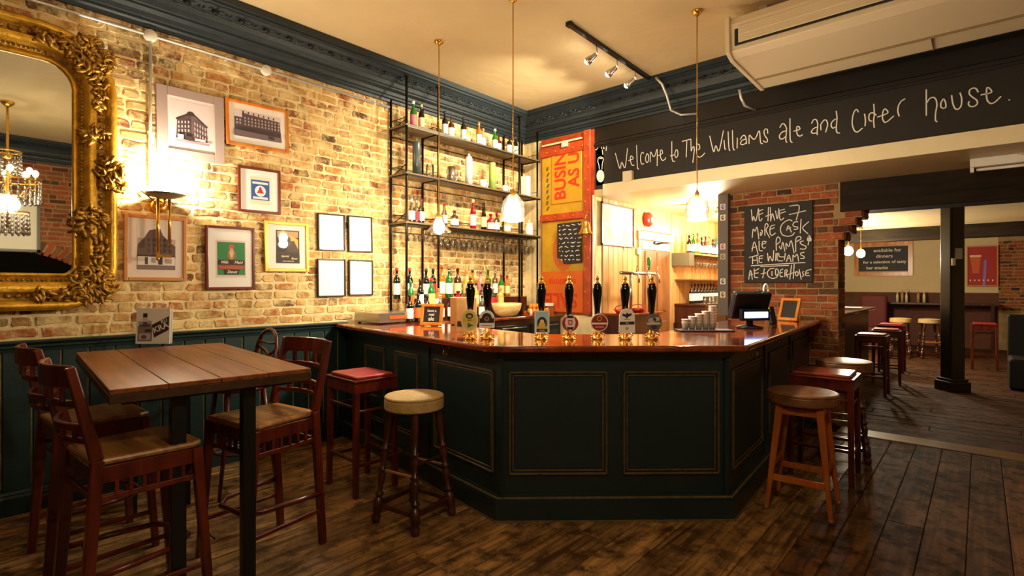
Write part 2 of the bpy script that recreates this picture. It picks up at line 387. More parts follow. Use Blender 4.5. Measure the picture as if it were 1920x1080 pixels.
# ---- brick walls
def brick_meshes(bw, bh, n, proud, mat, rough=.004):
    out = []
    for i in range(n):
        j = lambda a=rough: random.uniform(-a, a); x, z = bw/2, bh/2; mb = MB(); e = .006
        if rough > .005:
            ol = [(-x, -z*.4), (-x*.86, -z), (0, -z), (x*.88, -z), (x, -z*.3), (x, z*.45), (x*.85, z), (x*.1, z), (-x*.9, z), (-x, z*.5)]
            ol = [(a+j(rough*.7), c+j(rough*.55)) for a, c in ol]; k = len(ol); pr = proud*random.uniform(.45, 1.25)
            mb.add([(a, 0, c) for a, c in ol]+[(a*.985, -pr*.6, c*.95) for a, c in ol]+[(a*.93, -pr+j(.0015), c*.82) for a, c in ol],
                   [(q, (q+1) % k, k+(q+1) % k, k+q) for q in range(k)]+[(k+q, k+(q+1) % k, 2*k+(q+1) % k, 2*k+q) for q in range(k)]+[tuple(2*k+q for q in range(k))])
            out.append(mb); continue
        vs = [(-x+j(), 0, -z+j()), (x+j(), 0, -z+j()), (x+j(), 0, z+j()), (-x+j(), 0, z+j())]
        mid = [(v[0], -proud*.55+j(.001), v[2]) for v in vs]
        fr = [(v[0]*(1-e/x)+j(.002), -proud+j(proud*.3), v[2]*(1-e/z)+j(.001)) for v in vs]
        mb.add(vs+mid+fr, [(8, 9, 10, 11), (0, 1, 5, 4), (1, 2, 6, 5), (2, 3, 7, 6), (3, 0, 4, 7), (4, 5, 9, 8), (5, 6, 10, 9), (6, 7, 11, 10), (7, 4, 8, 11)])
        out.append(mb)
    return out
def lay_bricks(parent, org, ux, rz, L, z0, z1, mat, score, keep=300, skip=None, proud=.007, pitch=.0755, seed=1, rough=.004):
    # local brick frame faces -y; wall frame rotated rz; org = point at s=0
    random.seed(seed); st = brick_meshes(.205, .060, 10, proud, mat, rough); hd = brick_meshes(.095, .060, 8, proud, mat, rough); hf = brick_meshes(.147, .060, 6, proud, mat, rough)
    sets = {'s': (st, .218), 'h': (hd, .108), 'q': (hf, .16)}; todo = []
    z = z0+pitch/2; row = 0
    while z+pitch/2 <= z1+.012:
        s = -random.uniform(0, .2) if row % 2 else -random.uniform(0, .1)
        while s < L:
            k = random.choice('sshshq'); ms, wd = sets[k]; cx = s+wd/2
            a0 = max(0, cx-wd/2); a1 = min(L, cx+wd/2)
            if a1-a0 > .04 and not (skip and skip(cx, z, wd)):
                todo.append((k, random.randrange(len(ms)), (a0+a1)/2, z+random.uniform(-.003, .003), random.uniform(-.012, .012), (a1-a0)/wd))
            s += wd
        z += pitch; row += 1
    todo.sort(key=lambda t: score(t[2], t[3])); meshes = {k: [mb.mesh('brick', mat) for mb in v[0]] for k, v in sets.items()}
    R = Matrix.Rotation(rz, 4, 'Z'); org = Vector(org)
    for k, i, cx, cz, tw, sx in todo[:keep]:
        p = org+Vector(ux)*cx; inst('brick', meshes[k][i], parent, (p.x, p.y, cz), (0, tw, rz)).scale = (sx, 1, 1)
    if todo[keep:]:
        mb = MB()
        for k, i, cx, cz, tw, sx in todo[keep:]:
            p = org+Vector(ux)*cx; src = sets[k][0][i]; T = Matrix.Translation((p.x, p.y, cz)) @ R @ Matrix.Rotation(tw, 4, 'Y') @ Matrix.Diagonal((sx, 1, 1, 1))
            mb.add([T @ Vector(v) for v in src.v], src.f)
        o = mb.build('brick_field', mat, parent); o['kind'] = 'stuff'
ZD = 1.13
wl = MB(); wl.bb(XL-.15, XL, YF-.1, YB+.1, 0, ZC+.05); wall_left = struct(wl.build('wall_left', m_mort))
def mir_skip(s, z, wd): y = YF+s; return (-.3 < y < .75 and 1.5 < z < 3.05)
lay_bricks(wall_left, (XL, YF, 0), (0, 1, 0), PI/2, YB-YF, ZD+.01, 3.50, m_brick, lambda s, z: (0 if YF+s > .9 else 50)+abs(YF+s-1.0)+.15*abs(z-2.3), skip=mir_skip, seed=3, rough=.012)
# dado: back board, separate tongue boards, rail, skirting
d = MB(); d.bb(XL, XL+.012, YF, 3.3, 0, ZD-.05); dado = struct(d.build('trim_1', plain('pale_worn_gap', 'A08A54', .6, var=.3, vs=20)))
y = YF; bm0 = MB(); e = .006
bm0.add([(0, -.0700, .16), (0, .0700, .16), (0, .0700, ZD-.06), (0, -.0700, ZD-.06), (.012-e, -.0700, .16), (.012-e, .0700, .16), (.012-e, .0700, ZD-.06), (.012-e, -.0700, ZD-.06),
         (.014, -.0700+e, .16), (.014, .0700-e, .16), (.014, .0700-e, ZD-.06), (.014, -.0700+e, ZD-.06)],
        [(8, 9, 10, 11), (0, 1, 5, 4), (1, 2, 6, 5), (2, 3, 7, 6), (3, 0, 4, 7), (4, 5, 9, 8), (5, 6, 10, 9), (6, 7, 11, 10), (7, 4, 8, 11)])
bme = bm0.mesh('dado_board', m_teal); y = YF+.075
while y < 3.0: inst('dado_board', bme, dado, (XL+.012, y, 0)); y += .1495
d = MB(); prof = [(0, ZD-.075), (.03, ZD-.075), (.034, ZD-.055), (.045, ZD-.045), (.045, ZD-.03), (.07, ZD-.022), (.078, ZD-.01), (.07, ZD), (0, ZD)]
d.sweep([((XL, YF, 0), (1, 0, 0)), ((XL, 2.86, 0), (1, 0, 0))], prof); d.build('dado_rail', m_teal, dado)
d = MB(); prof = [(0, 0), (.032, 0), (.032, .11), (.026, .125), (.026, .135), (.018, .15), (.018, .165), (0, .17)]
d.sweep([((XL+.01, YF, 0), (1, 0, 0)), ((XL+.01, 2.9, 0), (1, 0, 0))], prof); struct(d.build('baseboard_left', m_tealdk))
# ---- back wall (behind the sign boards) and lintel
b = MB(); b.bb(XL, -3.6, YB, YB+.15, 0, ZC); wall_back = struct(b.build('wall_back', m_mort))
b = MB(); b.bb(-3.6, XR+.1, YB, YB+.18, 2.72, ZC); struct(b.build('wall_lintel', plain('black_brown_paint', '0F0C09', .5, var=.1)))
b = MB(); b.bb(-3.6, XR, YB-.012, YB, 3.26, 3.47); b.bb(-3.6, XR, YB-.035, YB, 3.215, 3.245); b.bb(-3.6, XR, YB-.02, YB, 3.19, 3.215); struct(b.build('trim_2', plain('fascia_black', '18120C', .45, var=.15)))
b = MB(); b.bb(-3.47, XR, YB-.037, YB-.018, ZS-.003, 2.724); struct(b.build('trim_3', m_creamgloss))
# ---- pier between the two openings, with corbelled top
PX0, PX1, PY = -2.30, -1.15, 6.6
b = MB(); b.bb(PX0, PX1, PY, PY+.36, 0, ZS)
for i in range(5): b.bb(PX1, PX1+.055*(i+1), PY, PY+.36, 1.98+i*.0755, 1.98+(i+1)*.0755)
b.bb(PX1, PX1+.055*6, PY, PY+.36, 1.98+5*.0755, ZS)
pier = struct(b.build('wall_pier', m_mort2))
lay_bricks(pier, (PX0, PY, 0), (1, 0, 0), 0, PX1-PX0, .02, ZS-.01, m_brick2, lambda s, z: abs(z-1.7), seed=5, proud=.007)
mbk = [m.mesh('brick', m_brick2) for m in brick_meshes(.15, .066, 6, .012, m_brick2)]
for i in range(8):
    k = min(i, 5); zz = 1.98+i*.0755+.038
    inst('brick', mbk[i % 6], pier, (PX1+.055*(k+1)-.08, PY-.004, zz))
    inst('brick', mbk[(i+2) % 6], pier, (PX1+.055*(k+1), PY+.09, zz), (0, 0, PI/2)); inst('brick', mbk[(i+3) % 6], pier, (PX1+.055*(k+1), PY+.26, zz), (0, 0, PI/2))
# right flank of the pier
hb = [m.mesh('brick', m_brick2) for m in brick_meshes(.165, .062, 6, .007, m_brick2)]
for r in range(26):
    for q in (.092, .268): inst('brick', hb[(r*3+int(q*10)) % 6], pier, (PX1, PY+q, .06+r*.0755), (0, 0, PI/2))
b = MB(); b.bb(PX1+.02, XR+.1, PY-.02, PY+.34, 2.27, ZS+.2); beam = struct(b.build('trim_4', m_beam, bev=.012))
# dark wall closing the passage behind the bar
b = MB(); b.bb(-3.7, -3.6, YB+.15, 9.9, 0, ZS+.05); wp = struct(b.build('wall_passage', m_wear))
bd = MB(); e = .004
bd.add([(0, -.06, .9), (0, .06, .9), (0, .06, ZS), (0, -.06, ZS), (.012, -.06, .9), (.012, .06, .9), (.012, .06, ZS), (.012, -.06, ZS), (.016, -.06+e, .9), (.016, .06-e, .9), (.016, .06-e, ZS), (.016, -.06+e, ZS)],
       [(8, 9, 10, 11), (0, 1, 5, 4), (1, 2, 6, 5), (2, 3, 7, 6), (3, 0, 4, 7), (4, 5, 9, 8), (5, 6, 10, 9), (6, 7, 11, 10), (7, 4, 8, 11)])
bme = bd.mesh('cladding_board', m_pine); y = YB+.22
while y < 9.75:
    if not (6.78 < y < 7.75): inst('cladding_board', bme, wp, (-3.6, y, 0))
    y += .124
bd2 = MB(); bd2.bb(-3.6, -3.586, 6.76, 7.77, 2.27, ZS); bd2.bb(-3.6, -3.59, YB+.15, 6.7, 0, .9); bd2.build('panel_over_door', m_pine, wp)
b = MB(); b.bb(-3.7, -2.2, 9.8, 9.9, 0, ZS+.05); struct(b.build('wall_passage_end', wood('end_boards', 'B07A40', 'D8A868', .4, (14, 14, 1.4), .1)))
b = MB(); b.bb(-2.3, -2.15, PY+.36, 9.8, 0, ZS+.05); struct(b.build('wall_behind_pier', plain('tan_wall_paint', 'B98E5C', .6, var=.1)))
# ---- second room
b = MB(); b.bb(-3.0, .35, YE, YE+.1, 1.28, ZS+.1); struct(b.build('wall_far', m_plaster))
b = MB(); b.bb(.30, XR+.1, YE-.02, YE+.1, 0, ZS+.1); wf = struct(b.build('wall_far_brick', m_mort2))
lay_bricks(wf, (.30, YE-.02, 0), (1, 0, 0), 0, 1.6, .9, 2.5, m_brick2, lambda s, z: z, keep=0, seed=8)
b = MB(); b.bb(-3.0, .30, YE-.03, YE+.1, 0, 1.26); b.bb(-3.0, .30, YE-.05, YE+.02, 1.24, 1.30); struct(b.build('trim_5', plain('oxblood_panelling', '5A2C12', .7, var=.2)))
b = MB(); b.bb(-3.1, -3.0, 9.9, YE, 0, ZS+.1); b.bb(-3.0, -2.2, 9.9, 9.98, 0, ZS+.1); struct(b.build('wall_far_left', m_plaster))
b = MB(); b.bb(-3.0, XR, 12.9, 13.15, 2.36, ZS+.05); struct(b.build('trim_6', m_beam, bev=.01))
# ---- walls behind and beside the camera
b = MB(); b.bb(XR, XR+.15, YF-.1, YE, 0, ZC+.05); wall_right = struct(b.build('wall_right', m_mort2))
def arch_skip(s, z, wd): y = YF+s; return (-.95 < y < 2.0 and z < 1.62+.5*math.sqrt(max(0, 1-((y-.53)/1.48)**2))+.14)
lay_bricks(wall_right, (XR, YF, 0), (0, 1, 0), -PI/2, 6.4, 1.3, 3.5, m_brick2, lambda s, z: z, keep=0, seed=9, skip=arch_skip)
vb = [m.mesh('voussoir_brick', m_brick2) for m in brick_meshes(.21, .07, 6, .012, m_brick2)]
for i in range(38):
    t = PI*(i+.5)/38; inst('voussoir_brick', vb[i % 6], wall_right, (XR, .53+1.5*math.cos(t), 1.62+.56*math.sin(t)), (0, PI+math.atan2(math.sin(t)*1.5, math.cos(t)*.9), -PI/2))
b = MB(); b.prism([(.53+1.44*math.cos(PI*i/20), 1.62+.5*math.sin(PI*i/20)) for i in range(21)]+[(-.91, 1.0), (1.97, 1.0)], -.004, .004, M=Matrix(((0, 0, 1, XR-.004), (1, 0, 0, 0), (0, 1, 0, 0), (0, 0, 0, 1)))); b.build('arch_recess', plain('dark_recess', '0A0806', .9, spec=.05), wall_right)
b = MB(); b.bb(XL-.1, XR+.1, YF-.1, YF, 0, ZC+.05); struct(b.build('wall_front', plain('dark_brick_paint', '5A3A24', .8, var=.3, vs=4)))
# ---- crown mouldings
CP = [(0, 3.44), (.03, 3.44), (.035, 3.465), (.055, 3.475), (.055, 3.495), (.075, 3.50), (.085, 3.53), (.13, 3.545), (.13, 3.56), (.15, 3.565), (.165, 3.60), (.20, 3.65), (.25, 3.69), (.275, 3.70), (.275, 3.715), (.30, 3.72), (.30, 3.77), (0, 3.77)]
b = MB(); b.sweep([((XL, YF, 0), (1, 0, 0)), ((XL, YB, 0), (1, -1, 0))], CP); crl = struct(b.build('trim_7', m_crown))
b = MB(); b.sweep([((XL, YB, 0), (1, -1, 0)), ((XR, YB, 0), (-1, -1, 0))], CP); crb = struct(b.build('trim_8', m_crown))
b = MB(); b.sweep([((XR, YB, 0), (-1, -1, 0)), ((XR, YF, 0), (-1, 0, 0))], CP); struct(b.build('trim_9', m_crown))
def scroll(mb, M, s=1):
    for sg in (1, -1):
        pts = []
        for i in range(16):
            t = i/15*1.6*PI*2*.62; r = .042*(1-i/17); pts.append(M @ Vector((sg*(.045+r*math.cos(t)), 0, r*math.sin(t))))
        mb.tube(pts, [.009*(1-i/22) for i in range(16)], 5)
    mb.ball(M @ Vector((0, 0, .0)), .018, 6); mb.ball(M @ Vector((0, 0, .035)), .012, 6); mb.ball(M @ Vector((0, 0, -.035)), .012, 6)
    mb.tube([M @ Vector((-.1, 0, -.045)), M @ Vector((-.05, 0, -.055)), M @ Vector((0, 0, -.045)), M @ Vector((.05, 0, -.055)), M @ Vector((.1, 0, -.045))], .006, 5)
mo = MB(); y = -.4
while y < 5.3:
    scroll(mo, Matrix.Translation((XL+.215, y, 3.645)) @ Matrix.Rotation(PI/2, 4, 'Z') @ Matrix.Rotation(math.radians(-38), 4, 'X')); y += .2
o = mo.build('carved_scrolls', m_crown, crl); o['kind'] = 'stuff'
mo = MB(); x = XL+.4
while x < -1.2:
    scroll(mo, Matrix.Translation((x, YB-.215, 3.645)) @ Matrix.Rotation(math.radians(-38), 4, 'X')); x += .2
o = mo.build('carved_scrolls', m_crown, crb); o['kind'] = 'stuff'
# ---- galvanised conduit on the left wall
b = MB(); zc = 3.385; b.tube([(XL+.03, YF+.3, zc), (XL+.03, 3.38, zc)], .0115, 8); b.tube([(XL+.03, 1.21, zc), (XL+.03, 1.21, 2.22)], .0115, 8)
cond = b.build('conduit_pipe', m_galv); tag(cond, 'galvanised steel conduit running under the blue cornice and down the brick wall', 'pipe')
for yy in (1.21, 2.08):
    b = MB(); b.lathe([(.042, 0), (.046, .004), (.046, .03), (.04, .036)], (0, 0, 0), 16, M=Matrix.Translation((XL+.008, yy, zc)) @ Matrix.Rotation(PI/2, 4, 'Y')); b.build('junction_box', m_white, cond)
b = MB()
for yy in (.9, 1.75, 2.6, 3.2): b.box((XL+.02, yy, zc), (.03, .016, .034))
for zz in (3.05, 2.65): b.box((XL+.02, 1.21, zz), (.03, .036, .016))
b.build('pipe_clip', m_galv, cond)
# ================================================================ BAR COUNTER
def w2(v): return Vector((v.x, v.y))
bL, bR = w2(rd(-.105, 3.345)), w2(rd(1.411, 3.37))
dL = w2(rd(-.637, .7705)).normalized(); dR = w2(rd(.609, .793)).normalized()
bW = bL+dL*((XL-bL.x)/dL.x); bP = bR+dR*((PY-bR.y)/dR.y)
poly0 = [bW, bL, bR, bP]
def offs(d):      # d>0: towards the room
    segs = []
    for a, b in zip(poly0[:-1], poly0[1:]):
        t = (b-a).normalized(); n = Vector((t.y, -t.x)); segs.append((a+n*d, t))
    def inter(s, t):
        (p, u), (q, v) = s, t; k = ((q-p).x*v.y-(q-p).y*v.x)/(u.x*v.y-u.y*v.x); return p+u*k
    out = [inter(segs[0], (Vector((XL, 0)), Vector((0, 1))))]
    out += [inter(segs[0], segs[1]), inter(segs[1], segs[2])]
    out.append(inter(segs[2], (Vector((0, PY)), Vector((1, 0))))); return out
ZT = 1.12
def wallband(mb, d, z0, z1, th=.03, mi=0):
    o = offs(d); i = offs(d-th); mb.prism([tuple(p) for p in o]+[tuple(p) for p in reversed(i)], z0, z1, mi)
bar = thing('bar_counter', (0, 0, 0), 0, 'dark green panelled bar front wrapping round three sides under the mahogany top', 'bar counter')
b = MB(); wallband(b, -.045, 0, ZT-.04, .03); b.build('body', m_tealdk, bar)
b = MB(); wallband(b, .0, .012, .135, .05); wallband(b, -.008, .135, .142, .04, 0); wallband(b, -.012, .142, .152, .04, 1); wallband(b, -.022, .152, .163, .03, 0); b.build('plinth', [m_tealdk, m_wear], bar)
b = MB(); wallband(b, .004, 0, .012, .05); b.build('plinth_edge', m_wear, bar)
b = MB(); wallband(b, -.02, 1.03, ZT-.04, .03); wallband(b, -.0, 1.055, ZT-.04, .05); b.build('frieze', m_tealdk, bar)
m_bead = plain('rubbed_olive_bead', '4E4226', .45, var=.35, vs=25)
def panel(o, t, s0, s1, z0, z1):
    n = Vector((t.y, -t.x)); a = o+t*s0+n*(-.045); ang = math.atan2(t.y, t.x); W = s1-s0; H = z1-z0
    p = thing2('panel', a, ang, z0)
    mb = MB()
    for k, (wd, pr, off) in enumerate(((.014, .016, 0), (.012, .008, .022))):
        for (x0, x1, y0, y1) in ((off, W-off, off, off+wd), (off, W-off, H-off-wd, H-off), (off, off+wd, off, H-off), (W-off-wd, W-off, off, H-off)):
            mb.bb(x0, x1, -pr, .001, y0, y1)
    mo = mb.build('panel_moulding', m_bead, bar, bev=.003, seg=1); mo.location = (a.x, a.y, z0); mo.rotation_euler = (0, 0, ang)
    mb = MB(); mb.bb(.036, W-.036, -.004, .001, .036, H-.036); q = mb.build('raised_panel', m_tealdk, bar, bev=.003, seg=1); q.location = (a.x, a.y, z0); q.rotation_euler = (0, 0, ang)
def thing2(*a): return None
tF = (bR-bL).normalized()
panel(bL, tF, .085, .715, .285, .945); panel(bL, tF, .815, 1.435, .285, .945)
for s0, s1 in ((.07, .80), (1.04, 1.42), (1.62, 2.02)): panel(bL-dL*(-s1), -dL, 0, s1-s0, .285, .945)
for s0, s1 in ((.10, .92), (1.16, 1.95), (2.15, 2.95)): panel(bR, dR, s0, s1, .285, .945)
for o, t, s in ((bL, dL, .90), (bL, dL, .015), (bR, dR, 1.03), (bR, dR, 2.05), (bR, dR, .02)):
    p = o+t*s; n = Vector((dL.y, -dL.x))*-1 if t is dL else Vector((dR.y, -dR.x)); c0 = p+n*(-.045)
    mb = MB(); mb.box((c0.x, c0.y, .60), (.06, .022, .88), 0, math.atan2(t.y, t.x)); mb.build('stile', m_tealdk, bar)
def hook(o, t, s):
    p = o+t*s; n = Vector((t.y, -t.x)) if t is not dL else Vector((-t.y, t.x)); c = p+n*-.015
    m = MB(); q = [Vector((c.x, c.y, 1.055))+Vector((n.x, n.y, 0))*a+Vector((0, 0, z)) for a, z in ((0, 0), (.02, -.005), (.045, -.02), (.055, -.04), (.04, -.06), (.02, -.05))]
    m.tube(q, .005, 6); m.ball(q[-1], .008, 6); m.ball(q[0], .014, 8); m.build('brass_hook', m_brass, bar)
hook(bL, dL, .55); hook(bR, dR, .42)
# worktop
co, ci = offs(.085), offs(-.70)
ci[0] = Vector((XL, 3.62)); ci[1] = Vector((-3.25, 3.22)) ; 
inn = offs(-.70); 
top = MB(); r0 = [co[0], co[1], co[2], co[3]]
def rounded(pts, r=.06, n=4):
    out = []
    for i, p in enumerate(pts):
        if i in (0, len(pts)-1): out.append(tuple(p)); continue
        a = (pts[i-1]-p).normalized(); b = (pts[i+1]-p).normalized(); A = p+a*r; B = p+b*r
        for k in range(n+1): t = k/n; out.append(tuple(A*(1-t)**2+p*2*t*(1-t)+B*t*t))
    return out
top.prism(rounded(r0)+[tuple(inn[3]), tuple(inn[2]), tuple(inn[1]), (-4.0, 3.45), (-4.0, 3.60), (XL, 3.60)], ZT-.042, ZT)
tag(top.build('mahogany_worktop', m_mahog, bev=.014, seg=3), 'polished red mahogany bar top running over the panelled counter', 'worktop')
# ================================================================ BACK COUNTER AND SHELVES
bc = thing('back_counter', (0, 0, 0), 0, 'low dark wooden back counter with red brown top under the hanging shelves', 'counter')
b = MB(); b.bb(XL+.03, -4.12, 3.66, YB-.02, 0, ZT-.03); b.build('body', m_dkwood, bc)
b = MB(); b.bb(XL+.02, -4.06, 3.64, YB-.02, ZT-.03, ZT); b.build('worktop', m_mahog, bc, bev=.006)
b = MB(); b.bb(XL+.02, -4.50, 3.66, 5.4, ZT, ZT+.22); b.bb(-4.50, -4.36, 3.66, 5.4, ZT, ZT+.11); b.build('bottle_step', m_dkwood, bc)
for i, y0 in enumerate((3.75, 4.38, 5.01)):
    b = MB(); b.bb(-4.125, -4.10, y0, y0+.58, .15, 1.02); dr = b.build('fridge_door', m_black, bc, bev=.004)
    b = MB(); b.bb(-4.102, -4.094, y0+.05, y0+.53, .22, .93); b.build('glass_panel', P('1C2228', .08), dr)
    b = MB(); b.tube([(-4.085, y0+.08, 1.0), (-4.07, y0+.08, .99), (-4.07, y0+.5, .99), (-4.085, y0+.5, 1.0)], .008, 6); b.build('handle', m_steel, dr)
sh = thing('hanging_shelf_rack', (0, 0, 0), 0, 'tall iron pipe shelf rack of three shelves against the brick wall behind the bar', 'shelf rack')
XF_, XB_ = -4.45, -4.72
YP = [3.40, 3.83, 5.19, 5.56]
for y in YP:
    for x, zt in ((XB_, 3.54), (XF_, 3.66)):
        m = MB(); m.tube([(x, y, ZT+(.0 if y > 3.6 else 0)), (x, y, zt)], .013, 8)
        m.lathe([(.03, 0), (.03, .012)], (x, y, zt-.012), 10)
        if x == XB_: m.ball((x, y, zt), .02, 8)
        m.build('post', m_iron, sh)
SZ = [3.16, 2.66, 2.15]
for k, z in enumerate(SZ):
    m = MB(); m.bb(XB_-.01, XF_+.02, YP[0]-.02 if k else YP[0]-.02, YB-.05, z-.018, z); s_ = m.build('shelf', m_shelf, sh, bev=.002, seg=1)
    m = MB()
    for y in YP: m.bar((XB_, y, z-.024), (XF_, y, z-.024), .016, .012); m.bar((XB_, y, z+.07), (XF_, y, z+.07), .006)
    m.bar((XF_+.015, YP[0], z-.026), (XF_+.015, YB-.05, z-.026), .01, .016)
    m.bar((XB_, YP[0], z-.09), (XB_, YB-.05, z-.09), .008); m.bar((XB_, YP[0], z+.09), (XB_, YB-.05, z+.09), .008)
    m.bar((XB_, YP[0], z-.024), (XF_, YP[0], z+.09 if k else z+.05), .007)
    m.build('bracket_rails', m_iron, s_)
m = MB()
for x in (-4.50, -4.57, -4.64): m.bar((x, 3.84, 2.105), (x, YB-.06, 2.105), .02, .006); 
for y in YP: m.bar((XB_, y, 2.112), (XF_, y, 2.112), .01)
m.build('glass_rack', m_iron, sh)
# ================================================================ BOTTLES AND GLASSES
_bp = {'wine': [(.0, 0), (.9, 0), (1, .02), (1, .56), (.95, .62), (.6, .71), (.36, .76), (.34, .95), (.40, .955), (.40, .99), (.34, 1)],
       'spirit': [(.0, 0), (.92, 0), (1, .02), (1, .60), (.9, .67), (.42, .74), (.36, .78), (.34, .93), (.42, .935), (.42, 1)],
       'squat': [(.0, 0), (.9, 0), (1, .03), (1, .55), (.92, .66), (.35, .74), (.3, .80), (.3, .88), (.44, .89), (.44, 1)],
       'slim': [(.0, 0), (.9, 0), (1, .02), (.94, .5), (.6, .68), (.42, .76), (.4, .96), (.46, .965), (.46, 1)]}
def bottle(name, p, h, r, kind, glass, lab, cap, label, group=None, cat='bottle'):
    o = thing(name, p, random.uniform(0, 6), label, cat, group); pr = _bp[kind]
    m = MB(); m.lathe([(a*r, z*h) for a, z in pr], n=12, cap=False); m.add([(0, 0, h)], []); m.build('glass_body', glass, o)
    i = [k for k, (a, z) in enumerate(pr) if a < .5 and z > .5][0]
    m = MB(); m.lathe([(pr[-3][0]*r*1.12, h*.90), (pr[-3][0]*r*1.12, h*1.005)], n=10); m.build('cap', cap, o)
    if lab:
        m = MB(); m.lathe([(r*1.015, h*.14), (r*1.015, h*.50)], n=12, cap=False); m.build('label', lab, o)
    return o
GL = {'dark': plain('dark_wine_glass', '14100C', .12, coat=.3), 'green': plain('green_bottle_glass', '1E6B1E', .1, coat=.4), 'amber': plain('amber_spirit', 'C06A18', .1, coat=.4),
      'brown': plain('brown_bottle_glass', '4A1E0C', .1, coat=.4), 'clear': thin('clear_bottle_glass', (.86, .86, .82), .2), 'red': plain('red_bottle_glass', '9C1020', .12, coat=.4),
      'pink': plain('rose_spirit', 'D08A70', .12, coat=.4), 'yellow': plain('straw_spirit', 'D8A84C', .12, coat=.4), 'white': plain('white_ceramic', 'F0ECE2', .25), 'blue': plain('teal_bottle', '2E5A62', .15)}
LB = {'w': P('F2EEE2', .6), 'y': P('E2C878', .6), 'o': P('D8621C', .6), 'r': P('C01C24', .6), 'p': P('D87A8A', .6), 'g': P('2C7A34', .6), 'k': P('1C1A1A', .5), 'c': P('E8D6A0', .6), 'u': P('5A6BA0', .5)}
CN = {'w': 'white', 'y': 'yellow', 'o': 'orange', 'r': 'red', 'p': 'pink', 'g': 'green', 'k': 'black', 'c': 'cream', 'u': 'blue'}
GN = {'dark': 'dark glass', 'green': 'green glass', 'amber': 'amber', 'brown': 'brown glass', 'clear': 'clear glass', 'red': 'red', 'pink': 'rose coloured', 'yellow': 'straw coloured', 'white': 'white ceramic', 'blue': 'teal glass'}
def rowof(items, X, Z, where, group, nm='spirit_bottle'):
    n = len(items)
    for i, (px, h, r, kind, g, l, c) in enumerate(items):
        p = onx(px, 500, X); 
        bottle(nm, (X, p.y, Z), h, r, kind, GL[g], LB[l] if l else None, LB[c], '%s bottle, %s, %s cap, %s from left %s' % (GN[g], (CN[l]+' label') if l else 'no label', CN[c], ORD[i], where), group)
rowof([(775, .30, .036, 'wine', 'green', 'p', 'w'), (790, .29, .034, 'wine', 'dark', 'c', 'y'), (834, .30, .036, 'wine', 'dark', 'w', 'k'), (846, .26, .036, 'spirit', 'brown', 'w', 'k'), (869, .30, .036, 'wine', 'dark', 'w', 'k'), (877, .2, .032, 'squat', 'yellow', 'c', 'w'),
       (898, .30, .036, 'spirit', 'amber', 'w', 'y'), (906, .24, .034, 'squat', 'pink', 'w', 'o'), (928, .28, .036, 'wine', 'green', 'w', 'w'), (935, .22, .034, 'squat', 'brown', 'w', 'k'), (955, .26, .036, 'squat', 'dark', 'w', 'k'), (966, .27, .036, 'spirit', 'dark', 'w', 'p')],
      -4.56, 3.16, 'on the topmost hanging shelf', 'bottles on the top hanging shelf')
rowof([(772, .26, .036, 'slim', 'clear', 'w', 'w'), (781, .25, .036, 'squat', 'clear', 'r', 'w'), (790, .27, .034, 'spirit', 'clear', 'w', 'r'), (833, .26, .036, 'slim', 'clear', 'w', 'r'), (852, .2, .05, 'squat', 'clear', 'w', 'r'), (887, .36, .036, 'wine', 'red', 'w', 'c'), (907, .34, .036, 'slim', 'dark', 'c', 'k'), (920, .22, .05, 'squat', 'red', 'w', 'p'), (931, .24, .04, 'spirit', 'clear', 'w', 'r'), (951, .22, .045, 'squat', 'yellow', 'w', 'w')],
      -4.55, 2.15, 'on the lowest hanging shelf', 'bottles on the lowest hanging shelf')
rowof([(744, .33, .038, 'wine', 'dark', 'w', 'r'), (768, .33, .038, 'wine', 'dark', 'w', 'r')], -4.62, 1.345, 'at the rear row wall end', 'wine bottles at the wall end')
rowof([(799, .32, .038, 'wine', 'dark', 'w', 'k'), (812, .33, .038, 'wine', 'dark', 'r', 'k'), (828, .37, .042, 'spirit', 'amber', 'w', 'k'), (842, .34, .042, 'spirit', 'green', 'w', 'w'), (858, .34, .045, 'squat', 'brown', 'c', 'k'), (875, .33, .045, 'squat', 'yellow', 'y', 'c'), (886, .33, .036, 'wine', 'amber', 'y', 'k'),
       (901, .32, .042, 'spirit', 'pink', 'p', 'k'), (915, .33, .040, 'spirit', 'green', 'w', 'g'), (928, .33, .036, 'spirit', 'clear', 'w', 'w'), (940, .28, .038, 'wine', 'green', 'y', 'r'), (951, .27, .038, 'wine', 'amber', 'c', 'r')],
      -4.60, 1.345, 'in the back bar rear row', 'bottles in the rear row')
rowof([(770, .30, .037, 'wine', 'green', 'o', 'g'), (788, .32, .037, 'wine', 'dark', 'w', 'k'), (809, .33, .040, 'wine', 'green', 'y', 'r'), (822, .22, .04, 'spirit', 'amber', 'w', 'c'), (859, .19, .052, 'squat', 'red', 'k', 'r'), (875, .22, .04, 'squat', 'clear', 'w', 'w'), (892, .28, .037, 'wine', 'yellow', 'c', 'k'), (904, .27, .042, 'spirit', 'clear', 'w', 'k'), (923, .22, .055, 'squat', 'clear', 'r', 'w'), (938, .22, .045, 'squat', 'yellow', 'y', 'r')],
      -4.43, 1.235, 'in the back bar middle row', 'bottles in the middle row')
rowof([(768, .28, .037, 'wine', 'dark', 'w', 'k'), (784, .29, .037, 'wine', 'dark', 'o', 'k'), (801, .27, .037, 'wine', 'dark', 'y', 'k'), (826, .26, .042, 'spirit', 'clear', 'w', 'w'), (846, .27, .04, 'wine', 'dark', 'w', 'k'), (904, .25, .040, 'spirit', 'clear', 'w', 'k')],
      -4.27, ZT, 'in the back bar front row', 'bottles in the front row')
bottle('wine_bottle', (-4.62, 3.60, ZT), .33, .038, 'wine', GL['dark'], LB['w'], LB['k'], 'dark wine bottle standing beside the left shelf post, behind the steel tray', None)
